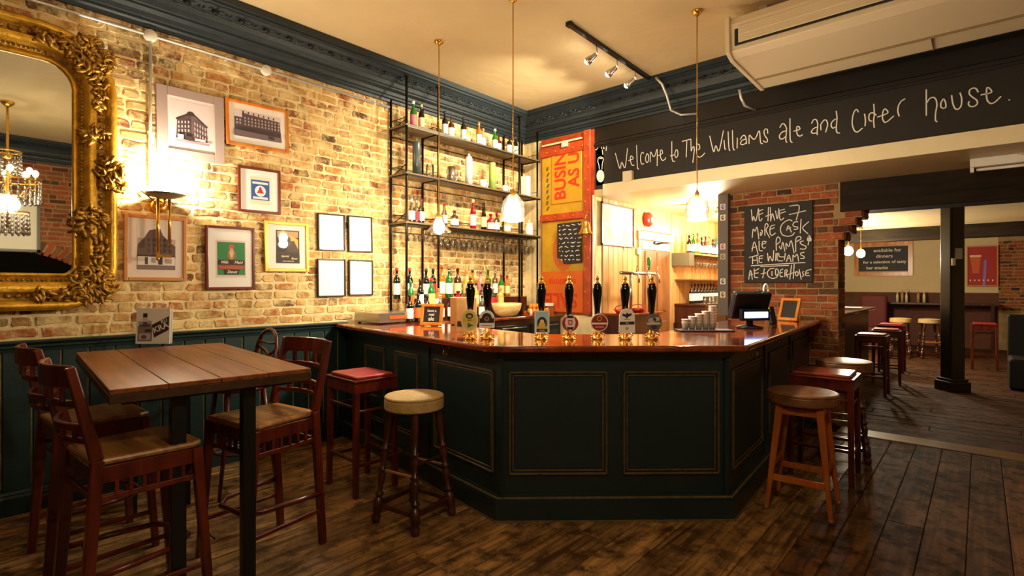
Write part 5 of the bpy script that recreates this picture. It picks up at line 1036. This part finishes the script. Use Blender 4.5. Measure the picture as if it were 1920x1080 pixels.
def moulding(prof, name, mat):
    m = MB(); k = len(prof); vs = []
    for x, z, a, b in R_:
        for o, d in prof: vs.append((x+a*o, -d, z+b*o))
    n = len(R_); fs = [(i*k+q, ((i+1) % n)*k+q, ((i+1) % n)*k+q+1, i*k+q+1) for i in range(n) for q in range(k-1)]
    m.add(vs, fs, 0, True); return m.build(name, mat, mz)
moulding([(0, .0), (.0, .025), (.012, .032), (.022, .026), (.03, .020)], 'inner_moulding', m_gold)
moulding([(.028, .02), (.04, .035), (.055, .04), (.062, .045)], 'beaded_cove', m_goldk)
moulding([(.060, .045), (.075, .062), (.10, .070), (.125, .066)], 'main_moulding', m_gold)
moulding([(.12, .066), (.14, .05), (.165, .05), (.18, .055)], 'foliage_band', m_goldk)
moulding([(.178, .055), (.20, .085), (.225, .09), (.245, .07), (.25, .0)], 'outer_moulding', m_gold)
def leafball(mb, x, z, d, n, R, rng):
    for i in range(n):
        t = rng.uniform(0, 2*PI); r = R*math.sqrt(rng.random()); a = rng.uniform(0, PI)
        mb.ball((x+r*math.cos(t), -d-rng.uniform(0, .03), z+r*math.sin(t)), rng.uniform(.010, .022), 6, sq=(1.9, .7, .7), M=Matrix.Rotation(a, 4, 'Y'))
def curl(mb, x, z, d, s, a0, sg, rng):
    pts = []
    for i in range(14):
        t = i/13; r = s*(1-t*.85); an = a0+sg*t*5.5; pts.append((x+r*math.cos(an), -d-.02*math.sin(t*PI), z+r*math.sin(an)))
    mb.tube(pts, [.014*(1-.6*i/13)*s/.06 for i in range(14)], 6)
rng = random.Random(11); m = MB(); od = .14
for sx, sz in ((1, 1), (-1, 1), (1, -1), (-1, -1)):
    cx, cz = sx*(mw+.10), sz*(mh+.08); leafball(m, cx, cz, .07, 120, .13, rng)
    for k in range(9):
        a = rng.uniform(0, 2*PI); curl(m, cx+.09*math.cos(a), cz+.09*math.sin(a), .085, rng.uniform(.035, .065), a, rng.choice((1, -1)), rng)
    for k in range(5): leafball(m, cx-sx*.07*k, cz+sz*.06, .07, 14, .06-.006*k, rng); leafball(m, cx+sx*.04, cz-sz*.08*k, .07, 14, .06-.006*k, rng)
m.build('corner_foliage', m_goldk, mz)['kind'] = 'stuff'
m = MB()
for sx in (1, -1): leafball(m, sx*(mw+.20), .02, .075, 70, .085, rng); leafball(m, sx*(mw+.22), -.05, .06, 50, .08, rng); leafball(m, sx*(mw+.09), -.35, .06, 60, .10, rng); leafball(m, sx*(mw+.12), .25, .05, 40, .08, rng)
leafball(m, 0, mh+.14, .08, 90, .14, rng); leafball(m, 0, -mh-.12, .07, 60, .10, rng)
m.build('side_foliage', m_goldk, mz)['kind'] = 'stuff'
m = MB()
for i in range(0, 400):
    t = i/400*len(R_); k = int(t) % len(R_); f = t-int(t); p, q = R_[k], R_[(k+1) % len(R_)]; dd = math.hypot(q[0]-p[0], q[1]-p[1])
for i in range(len(R_)):
    p, q = R_[i], R_[(i+1) % len(R_)]; dd = math.hypot(q[0]-p[0], q[1]-p[1]); n = max(1, int(dd/.024))
    for j in range(n):
        f = (j+.5)/n; a = p[2]*(1-f)+q[2]*f; b = p[3]*(1-f)+q[3]*f; m.ball((p[0]*(1-f)+q[0]*f+a*.046, -.042, p[1]*(1-f)+q[1]*f+b*.046), .008, 6)
        if j % 2 == 0: m.ball((p[0]*(1-f)+q[0]*f+a*.152, -.056, p[1]*(1-f)+q[1]*f+b*.152), .016, 6, sq=(1.3, .6, .8), M=Matrix.Rotation(rng.uniform(0, 3), 4, 'Y'))
m.build('beading', m_goldk, mz)['kind'] = 'stuff'
# ================================================================ WALL LAMP
sc = thing('wall_lamp', (XL, 1.27, 2.12), PI/2, 'brass tube wall lamp with shallow uplighter dish glaring on the brick wall', 'wall lamp')
m = MB(); m.lathe([(.0, 0), (.05, .004), (.12, .022), (.14, .034), (.136, .038), (.05, .012)], (0, -.16, .02), 24, cap=False); m.build('dish', plain('pewter_dish', '8A8670', .35, .5), sc)
m = MB(); m.lathe([(.055, 0), (.055, .02), (.03, .03), (0, .03)], (0, -.0, -.02), 16, M=Matrix.Rotation(PI/2, 4, 'X'), cap=False); m.tube([(0, -.02, -.02), (0, -.12, -.03), (0, -.16, .0), (0, -.16, .02)], .009, 8); m.tube([(-.13, -.06, .03), (-.16, -.10, .05), (-.14, -.14, .06), (-.10, -.14, .03), (-.06, -.12, 0), (0, -.12, -.02)], .006, 6); m.build('bracket', m_brass, sc)
for x in (-.045, .03):
    m = MB(); m.tube([(x, -.16, .02), (x, -.16, -.40 if x < 0 else -.33)], .0115, 8); m.build('brass_tube', m_brass, sc)
m = MB(); m.bb(-.06, .04, -.175, -.145, -.42, -.40); m.ball((-.045, -.16, -.43), .014, 8); m.build('cross_bar', m_brass, sc)
m = MB(); m.ball((0, -.16, .075), .045, 12, sq=(1, 1, 1.1)); m.build('bulb', m_bulb, sc)
m = MB(); m.ball((-.1, -.16, .075), .03, 12); m.ball((.1, -.16, .075), .03, 12); m.build('side_bulb', m_bulb, sc)
# ================================================================ PENDANTS
m_opal = thin('ribbed_shade_glass', (.98, .95, .88), .18, .12)
def pendant(px, py, zb, label, cone, pw, Z=ZC):
    p = onz(px, py, Z); o = thing('pendant_lamp', (p.x, p.y, zb), 0, label, 'pendant lamp'); h = Z-zb
    m = MB(); m.tube([(0, 0, .17), (0, 0, h)], .005, 6); m.build('brass_rod', m_brass, o)
    m = MB(); m.lathe([(.045, h), (.045, h-.01), (.03, h-.03), (.012, h-.045)], n=16); m.build('ceiling_rose', m_brass, o)
    m = MB(); m.lathe([(.028, .10), (.03, .13), (.018, .165), (.008, .19)], n=14); m.build('lamp_holder', m_brass, o)
    pr = [(.022, .165), (.035, .14), (.06, .05), (.11, .0), (.115, -.012)] if cone else [(.03, .155), (.055, .13), (.085, .09), (.094, .02), (.088, -.02), (.092, -.06)]
    m = MB(); m.lathe(pr, n=24, cap=False); m.build('glass_shade', m_opal, o)
    m = MB(); m.ball((0, 0, .03), .052, 14, sq=(1, 1, 1.25)); m.build('bulb', m_bulb, o)
    lamp('pendant_light', 'POINT', (p.x, p.y, zb-.045), pw, (1, .85, .62), .05)
    return o
pendant(823, 77, 2.00, 'brass rod pendant lamp with flared glass shade in front of the shelf rack', True, 48)
pendant(962, -6, 2.06, 'brass rod pendant lamp with bell glass shade over the middle of the bar', False, 66)
pendant(1307, 20, 2.09, 'brass rod pendant lamp over the till side of the bar', False, 58)
# clear tree of lamps deeper in: passage and second room
def bulbp(p, Z, label, pw, nm='bulb_pendant'):
    o = thing(nm, (p[0], p[1], p[2]), 0, label, 'pendant lamp'); m = MB(); m.tube([(0, 0, .06), (0, 0, Z-p[2])], .004, 5); m.build('cord', m_brass, o)
    m = MB(); m.lathe([(.04, Z-p[2]), (.04, Z-p[2]-.02), (.01, Z-p[2]-.03)], n=12); m.build('ceiling_rose', m_brass, o)
    m = MB(); m.ball((0, 0, 0), .075, 12, sq=(1, 1, 1.1)); m.build('bulb', m_bulb, o); m = MB(); m.lathe([(.02, .06), (.022, .10), (.01, .12)], n=10); m.build('lamp_holder', m_brass, o)
    lamp('bulb_light', 'POINT', (p[0], p[1], p[2]-.1), pw, (1, .85, .60), .07)
q = ond(1588, 470, 9.3); bulbp((q.x+.02, q.y, 2.08), ZS+.02, 'round glowing bulb pendant over the side bar, nearest the pier', 100)
q = ond(1614, 474, 10.4); bulbp((q.x, q.y, 2.10), ZS+.02, 'round glowing bulb pendant over the side bar, further from the pier', 140)
ps = thing('passage_spotlights', (-2.75, 7.0, ZS), 0, 'small chrome ceiling spotlight cluster behind the rightmost pendant', 'spotlight'); m = MB(); m.bb(-.2, .2, -.02, .02, -.03, 0); m.build('bar', m_steel, ps)
for x in (-.15, .15):
    m = MB(); m.tube([(x, 0, -.03), (x, 0, -.08)], .006, 6); m.lathe([(.03, 0), (.05, -.03), (.055, -.08)], (x, 0, -.08), 12); m.build('spot_head', m_steel, ps); m = MB(); m.ball((x, 0, -.165), .03, 8); m.build('lamp', m_bulb2, ps)
lamp('passage_light', 'POINT', (-2.75, 7.0, 2.30), 120, (1, .87, .64), .08)
lamp('passage_light', 'POINT', (-2.85, 8.8, 2.35), 80, (1, .87, .64), .08)
for h, dd in SPOTS: lamp('track_spot', 'SPOT', h, 105, (1, .87, .62), .03, h+dd, 95)
# ================================================================ CHANDELIER (seen in the mirror)
cz = thing('crystal_chandelier', (-.35, .81, 2.0), 0, 'tiered crystal chandelier hanging near the viewer, seen in the gilt mirror', 'chandelier')
m = MB(); m.tube([(0, 0, .2), (0, 0, ZC-2.0)], .014, 8); m.lathe([(.07, ZC-2.0), (.07, ZC-2.02), (.03, ZC-2.06)], n=16); m.ball((0, 0, 1.1), .05, 10); m.build('stem', m_brass, cz)
dm = thin('crystal', (.97, .97, .99), .3)
for r, z, n in ((.13, 1.15, 14), (.32, .80, 30), (.20, .40, 20)):
    m = MB(); m.tube([(r*math.cos(t*PI/16), r*math.sin(t*PI/16), z) for t in range(32)], .010, 6, closed=True); m.build('ring', m_brass, cz)
    m = MB()
    for k in range(n):
        a = 2*PI*k/n
        for j in range(5): m.ball((r*math.cos(a), r*math.sin(a), z-.035-.055*j), .012+.003*j, 4, sq=(.8, .8, 1.6))
    m.build('crystal_drops', dm, cz)['kind'] = 'stuff'
for k in range(8):
    a = 2*PI*k/8; m = MB(); m.tube([(0, 0, .62), (.15*math.cos(a), .15*math.sin(a), .60), (.26*math.cos(a), .26*math.sin(a), .72), (.26*math.cos(a), .26*math.sin(a), .86)], .008, 6); ar = m.build('arm', m_brass, cz)
    m = MB(); m.ball((.26*math.cos(a), .26*math.sin(a), .91), .03, 8, sq=(1, 1, 1.4)); m.build('bulb', m_bulb2, ar)
m = MB(); q = .5; m.bb(XR-.03, XR-.01, -.25, 1.35, 2.05, 2.75); fpn = thing('lit_menu_frame', (0, 0, 0), 0, 'pale framed menu panel on the brick wall opposite, seen in the gilt mirror', 'picture'); m.build('panel', P('F4EEDC', .6), fpn)
m = MB()
for a in ((-.29, -.25, 2.01, 2.79), (1.35, 1.39, 2.01, 2.79), (-.29, 1.39, 2.01, 2.05), (-.29, 1.39, 2.75, 2.79)): m.bb(XR-.045, XR-.005, *a)
m.build('frame', P('6A6A60', .4), fpn)
# ================================================================ TABLE
tc = Vector((-3.43, 1.03, 0)); trz = math.radians(-5.6)
tb = thing('high_table', (tc.x, tc.y, 0), trz, 'tall rectangular oak plank table on black steel legs by the dado', 'table')
TL, TW, TH_ = 1.64, .83, 1.07
for k in range(4):
    m = MB(); x0 = -TL/2; wd = TW/4; m.bb(-TL/2, TL/2, -TW/2+wd*k+.001, -TW/2+wd*(k+1)-.001, TH_-.022, TH_); m.build('plank', m_table, tb, bev=.0025, seg=1)
m = MB()
for (a, b_, c_, d_) in ((-TL/2, TL/2, -TW/2-.001, -TW/2+.02), (-TL/2, TL/2, TW/2-.02, TW/2+.001), (-TL/2-.001, -TL/2+.02, -TW/2, TW/2), (TL/2-.02, TL/2+.001, -TW/2, TW/2)): m.bb(a, b_, c_, d_, TH_-.06, TH_-.0225)
m.build('edge_rail', m_tedge, tb, bev=.002, seg=1)
for x in (-TL/2+.16, TL/2-.13):
    for y in (-.15, .15):
        m = MB(); m.bb(x-.03, x+.03, y-.03, y+.03, 0, TH_-.045); m.build('leg', m_black, tb, bev=.003, seg=1)
    m = MB(); m.bb(x-.03, x+.03, -.36, .36, TH_-.085, TH_-.045); m.build('leg_frame', m_black, tb)
# leaflets
def leaflet(px, py, rz, W, H, dz, label, art):
    p = onz(px, py, TH_); o = thing('leaflet', (p.x, p.y, TH_+.001), rz, label, 'leaflet')
    m = MB(); m.M = Matrix.Rotation(-.06, 4, 'X'); m.bb(-W/2, W/2, -.002, .002, 0, H); m.bb(-W/2, W/2, .03, .033, 0, H*.995); m.build('card', m_paper, o)
    if art:
        R = Matrix.Rotation(-.06, 4, 'X')
        c = flat([('3A2E2C', [(.01, .045), (.11, .10), (.11, .20), (-.01, .135)]), ('8A7A78', R4(-.105, .02, -.005, .13)), ('C8BCBA', R4(-.095, .03, -.015, .075)), ('4A3E3C', R4(-.055, .085, -.008, .105)), ('5A4E4C', circ(-.055, .14, .045, 12, .02)), ('B8ACAA', circ(-.085, .15, .018, 8, .014)), ('B8ACAA', circ(-.025, .155, .018, 8, .014)), ('3A2E34', R4(-.07, .19, -.04, .22)), ('D8CCCC', R4(-.072, .165, -.038, .188)), ('6A5A58', circ(-.06, .05, .02, 9, .015))], -.0025, 'print', o); c.data.transform(R)
        textmesh('KRA', .058, 'lettering', m_paper, o, R @ TR(.056, -.007, .115, -.42), bold=.001); textmesh('RU', .036, 'lettering', m_paper, o, R @ TR(.078, -.007, .163, -.42))
    return o
leaflet(286, 645, AZ+.06, .235, .255, 0, 'standing white leaflet with a bottle drawing and black KRA banner on the high table', True)
leaflet(275, 640, AZ+.22, .22, .25, 0, 'plain white leaflet standing just behind the printed one on the high table', False)
# ================================================================ CHAIRS
def ladder_chair(label, loc, rz, group=None):
    o = thing('high_ladder_chair', loc, rz, label, 'chair', group)
    sw, sd, hz = .235, .21, .775
    m = MB(); m.prism([(-.19, -sd), (.19, -sd), (sw-.01, sd-.05), (sw-.04, sd), (-sw+.04, sd), (-sw+.01, sd-.05)], hz-.028, hz); m.build('seat', m_seat, o, bev=.012, seg=2)
    for s in (-1, 1):
        m = MB(); m.bar((s*.205, -sd-.03, 0), (s*.20, -sd+.02, hz), .034, .04, .036, .046, up=(0, 1, 0)); m.bar((s*.20, -sd+.02, hz), (s*.205, -sd-.07, 1.17), .036, .046, .032, .034, up=(0, 1, 0)); m.build('rear_post', m_chair, o, bev=.005, seg=1)
        m = MB(); m.bar((s*.235, sd+.02, 0), (s*.215, sd-.03, hz-.03), .034, .034, .044, .044, up=(0, 1, 0)); m.build('front_leg', m_chair, o, bev=.005, seg=1)
    def rail(z0, z1, nm, bow=.055, th=.018):
        m = MB(); n = 8; vs = []
        for i in range(n+1):
            t = i/n; x = -.20+.40*t; zc = (z0+z1)/2; yb = (-sd+.02-(zc-hz)/(1.17-hz)*.09)-bow*math.sin(PI*t)
            vs += [(x, yb-th/2, z0), (x, yb+th/2, z0), (x, yb+th/2, z1), (x, yb-th/2, z1)]
        fs = [(i*4+q, i*4+4+q, i*4+4+(q+1) % 4, i*4+(q+1) % 4) for i in range(n) for q in range(4)]+[(0, 1, 2, 3), (n*4+3, n*4+2, n*4+1, n*4)]
        m.add(vs, fs); m.build(nm, m_chair, o, bev=.004, seg=1)
    rail(1.085, 1.175, 'top_rail'); rail(1.00, 1.03, 'back_rail'); rail(.90, .93, 'back_rail'); rail(.845, .87, 'back_rail')
    for row in ((1.03, 1.085), (.87, .90)):
        for k in range(4):
            t = (k+.9)/4.8; x = -.20+.40*t; zc = sum(row)/2; yb = (-sd+.02-(zc-hz)/(1.17-hz)*.09)-.055*math.sin(PI*t)
            m = MB(); m.bb(x-.013, x+.013, yb-.007, yb+.007, row[0]-.005, row[1]+.005); m.build('spindle', m_chair, o)
    for z0, z1 in ((hz-.10, hz-.03), (hz-.175, hz-.15)):
        m = MB(); m.bb(-.20, .20, sd-.045, sd-.025, z0, z1); m.bb(-.19, .19, -sd+.005, -sd+.022, z0, z1)
        for s in (-1, 1): m.bar((s*.21, sd-.03, (z0+z1)/2), (s*.20, -sd+.01, (z0+z1)/2), .018, z1-z0)
        m.build('apron', m_chair, o, bev=.003, seg=1)
    m = MB()
    m.bb(-.008, .008, sd-.042, sd-.028, hz-.155, hz-.095); ame = m.mesh('apron_spindle', m_chair)
    for k in range(6):
        inst('apron_spindle', ame, o, (-.14+k*.056, 0, 0))
        for s in (-1, 1): inst('apron_spindle', ame, o, (s*.206, -.125+.05*k-sd+.035, 0))
    m = MB(); m.tube([(-.215, -sd-.02, .30), (-.20, -.05, .30), (-.17, .12, .30), (-.09, .19, .30), (.09, .19, .30), (.17, .12, .30), (.20, -.05, .30), (.215, -sd-.02, .30)], .014, 8); m.build('foot_ring', m_chair, o)
    for s in (-1, 1):
        m = MB(); m.bar((s*.226, sd, .20), (s*.207, -sd-.02, .20), .018, .022); m.build('stretcher', m_chair, o, bev=.003, seg=1)
    return o
c1 = ladder_chair('reddish ladder back high chair on the near left side of the table', (-2.93, .69, 0), math.radians(3), 'ladder back chairs round the high table')
ladder_chair('reddish ladder back high chair on the left side of the table, nearer the wall', (-3.78, .70, 0), math.radians(2), 'ladder back chairs round the high table')
ladder_chair('ladder back high chair with a pale worn seat on the right side of the table', (-3.03, 1.32, 0), math.radians(188), 'ladder back chairs round the high table')
bw = thing('bentwood_chair', (-4.12, 1.62, 0), math.radians(178), 'bentwood high chair with a looped crossed back near the dado wall', 'chair')
m = MB(); m.lathe([(0, .765), (.17, .765), (.195, .755), (.20, .74), (.19, .725), (0, .725)], n=24, cap=False); m.build('seat', m_chair, bw)
m = MB(); pts = [(-.17, -.13, .745), (-.178, -.17, .90), (-.175, -.20, 1.03), (-.13, -.215, 1.11), (-.06, -.225, 1.145), (0, -.228, 1.152), (.06, -.225, 1.145), (.13, -.215, 1.11), (.175, -.20, 1.03), (.178, -.17, .90), (.17, -.13, .745)]; m.tube(pts, .014, 8); m.build('back_hoop', m_chair, bw)
m = MB(); m.tube([(-.175, -.20, 1.02), (-.06, -.215, .98), (.06, -.20, .93), (.17, -.16, .84)], .009, 6, flat=1.5); m.build('cross_strip', m_chair, bw)
m = MB(); m.tube([(.175, -.20, 1.02), (.06, -.215, .98), (-.06, -.20, .93), (-.17, -.16, .84)], .009, 6, flat=1.5); m.build('cross_strip', m_chair, bw)
m = MB(); m.tube([(-.17, -.20, 1.06), (0, -.215, 1.045), (.17, -.20, 1.06)], .009, 6); m.build('cross_strip', m_chair, bw)
for a, b_ in ((-1, -1), (1, -1), (1, 1), (-1, 1)):
    m = MB(); m.tube([(a*.13, b_*.12, .73), (a*.16, b_*.155, .35), (a*.19, b_*.20, 0)], [.018, .016, .012], 8); m.build('leg', m_chair, bw)
m = MB(); m.tube([(.165*math.cos(t*PI/12), .165*math.sin(t*PI/12), .28) for t in range(24)], .009, 6, closed=True); m.build('foot_ring', m_chair, bw)
# ================================================================ STOOLS
def square_stool(label, loc, rz, pad=m_redlea, W=.42, D=.35, H=.83, fr=m_chair, nm='square_bar_stool', group=None):
    o = thing(nm, loc, rz, label, 'stool', group)
    m = MB(); m.bb(-W/2, W/2, -D/2, D/2, H-.10, H-.022); m.build('apron', fr, o, bev=.004, seg=1)
    m = MB(); m.bb(-W/2-.006, W/2+.006, -D/2-.006, D/2+.006, H-.024, H-.006); m.build('seat_rim', fr, o, bev=.005, seg=2)
    m = MB(); m.bb(-W/2+.02, W/2-.02, -D/2+.02, D/2-.02, H-.01, H+.018); m.build('seat_pad', pad, o, bev=.014, seg=3)
    for a in (-1, 1):
        for b_ in (-1, 1):
            m = MB(); m.bar((a*(W/2-.015), b_*(D/2-.015), 0), (a*(W/2-.022), b_*(D/2-.022), H-.03), .036, .036, .042, .042, up=(0, 1, 0)); m.build('leg', fr, o, bev=.004, seg=1)
    for z, t in ((.60, .018), (.22, .024)):
        for a in (-1, 1):
            m = MB(); m.bar((a*(W/2-.02), -D/2+.02, z), (a*(W/2-.02), D/2-.02, z), .018, t); m.build('stretcher', fr, o, bev=.003, seg=1)
            m = MB(); m.bar((-W/2+.02, a*(D/2-.02), z+.03), (W/2-.02, a*(D/2-.02), z+.03), .018, t); m.build('stretcher', fr, o, bev=.003, seg=1)
    return o
square_stool('square bar stool with a bright red leather pad standing against the bar front', (-3.47, 2.24, 0), math.radians(-3))
def turned_stool(label, loc, rz, pad=m_tanlea, H=.80, fr=m_dkwood, group=None, base=.17, R=.188):
    o = thing('round_cushion_stool', loc, rz, label, 'stool', group)
    m = MB(); m.lathe([(0, H-.09), (R-.008, H-.09), (R-.002, H-.087), (R, H-.08), (R, H-.078), (R, H-.030), (R, H-.028), (R-.005, H-.024), (R-.005, H-.022), (R, H-.018), (R, H-.012), (R-.006, H-.006), (R-.012, H-.005), (R*.55, H+.004), (0, H+.006)], n=32, cap=False); m.build('cushion', pad, o)
    m = MB(); m.lathe([(0, H-.10), (R-.02, H-.10), (R-.01, H-.085), (0, H-.085)], n=24, cap=False); m.build('seat_base', fr, o)
    for a in (-1, 1):
        for b_ in (-1, 1):
            bt_ = Vector((a*base, b_*base, 0)); tp = Vector((a*.105, b_*.105, H-.10)); d = (tp-bt_); L = d.length; M = d.to_track_quat('Z', 'Y').to_matrix().to_4x4()
            pr = [(0, 0), (.018, 0), (.024, .012), (.026, .04), (.017, .058), (.027, .068), (.027, .148), (.016, .156), (.015, .166), (.025, .176), (.025, .184), (.013, .196), (.015, .23), (.023, .285), (.021, .305), (.013, .318), (.026, .330), (.026, .340), (.013, .352), (.016, .39), (.024, .435), (.014, .452), (.026, .464), (.026, .472), (.014, .484), (.019, .56), (.024, .60), (.022, L)]
            m = MB(); m.lathe([(a_*1.12, z_) for a_, z_ in pr], bt_, 12, M=M, cap=False); m.build('leg', fr, o)
    k = 1-.11*.9; e = base*.95
    for z, w_ in ((.11, .03), (.40, .014)):
        e = base+(.105-base)*z/(H-.10)
        for a in (-1, 1):
            if z < .2 or a < 0 or True:
                m = MB(); m.bar((a*e, -e, z), (a*e, e, z), .016 if z < .2 else .013, w_); m.build('stretcher', fr, o, bev=.002, seg=1)
        for a in (-1, 1):
            zz = z if z < .2 else z-.07
            e2 = base+(.105-base)*zz/(H-.10); m = MB(); m.bar((-e2, a*e2, zz), (e2, a*e2, zz), .016 if z < .2 else .013, w_); m.build('foot_rail' if z > .2 else 'stretcher', fr if z < .2 else m_seat, o, bev=.002, seg=1)
    return o
turned_stool('round stool with tan cord cushion and dark turned legs, before the bar front', (-2.72, 2.14, 0), math.radians(8))
def plain_stool(label, loc, rz, H=.785):
    o = thing('round_leather_stool', loc, rz, label, 'stool')
    m = MB(); R = .215; m.lathe([(0, H-.08), (R-.012, H-.08), (R-.003, H-.077), (R, H-.07), (R, H-.068), (R+.003, H-.028), (R+.003, H-.026), (R-.003, H-.022), (R-.003, H-.020), (R+.002, H-.016), (R, H-.008), (R-.008, H-.003), (R-.02, H), (R-.022, H), (0, H+.004)], n=32, cap=False); m.build('leather_seat', m_brlea, o)
    for a in (-1, 1):
        for b_ in (-1, 1):
            m = MB(); m.bar((a*.185, b_*.185, 0.02), (a*.115, b_*.115, H-.075), .026, .026, .046, .046, up=(0, 1, 0)); m.build('leg', m_stool, o, bev=.004, seg=1)
            m = MB(); m.ball((a*.186, b_*.186, .018), .018, 8); m.build('rubber_foot', P('8A5A3A', .5), o)
    for z in (.66, .30, .22):
        e = .185+(.115-.185)*z/(H-.075)
        for a in (-1, 1):
            if z in (.66, .22): m = MB(); m.bar((-e, a*e, z), (e, a*e, z), .02, .045 if z > .5 else .04); m.build('stretcher', m_stool, o, bev=.002, seg=1)
            if z in (.66, .30): m = MB(); m.bar((a*e, -e, z), (a*e, e, z), .02, .045 if z > .5 else .04); m.build('stretcher', m_stool, o, bev=.002, seg=1)
    return o
plain_stool('round stool, worn brown leather seat on splayed orange wood legs, right of bar', (-.90, 3.98, 0), math.radians(4))
square_stool('square stool with a dark red brown leather pad behind the orange legged stool', (-.93, 4.80, 0), math.radians(2), pad=plain('oxblood_leather', '7A2E1C', .22, var=.15, vs=9), W=.44, D=.40, H=.80)
turned_stool('round stool with a worn brown cushion and dark turned legs beyond the red brown stool', (-.90, 5.42, 0), math.radians(10), pad=m_brlea, H=.84, R=.215)
square_stool('red padded square stool at the side bar in the second room, nearest the pier', (-1.12, 8.75, 0), 0, H=.81, W=.36, D=.36)
square_stool('red padded square stool at the side bar in the second room, behind the nearest one', (-1.08, 9.85, 0), .1, H=.81, W=.36, D=.36)
turned_stool('tan round stool at the far end of the second room, left one of the pair', (-1.25, 13.6, 0), 0, group='far tan stools')
turned_stool('tan round stool at the far end of the second room, right one of the pair', (-.78, 13.7, 0), .3, group='far tan stools')
square_stool('small dark red stool beyond the black column', (.05, 12.6, 0), 0, H=.80, W=.36, D=.36)
square_stool('red stool at the far end of the side bar', (-1.15, 11.2, 0), 0, H=.81, W=.36, D=.36)
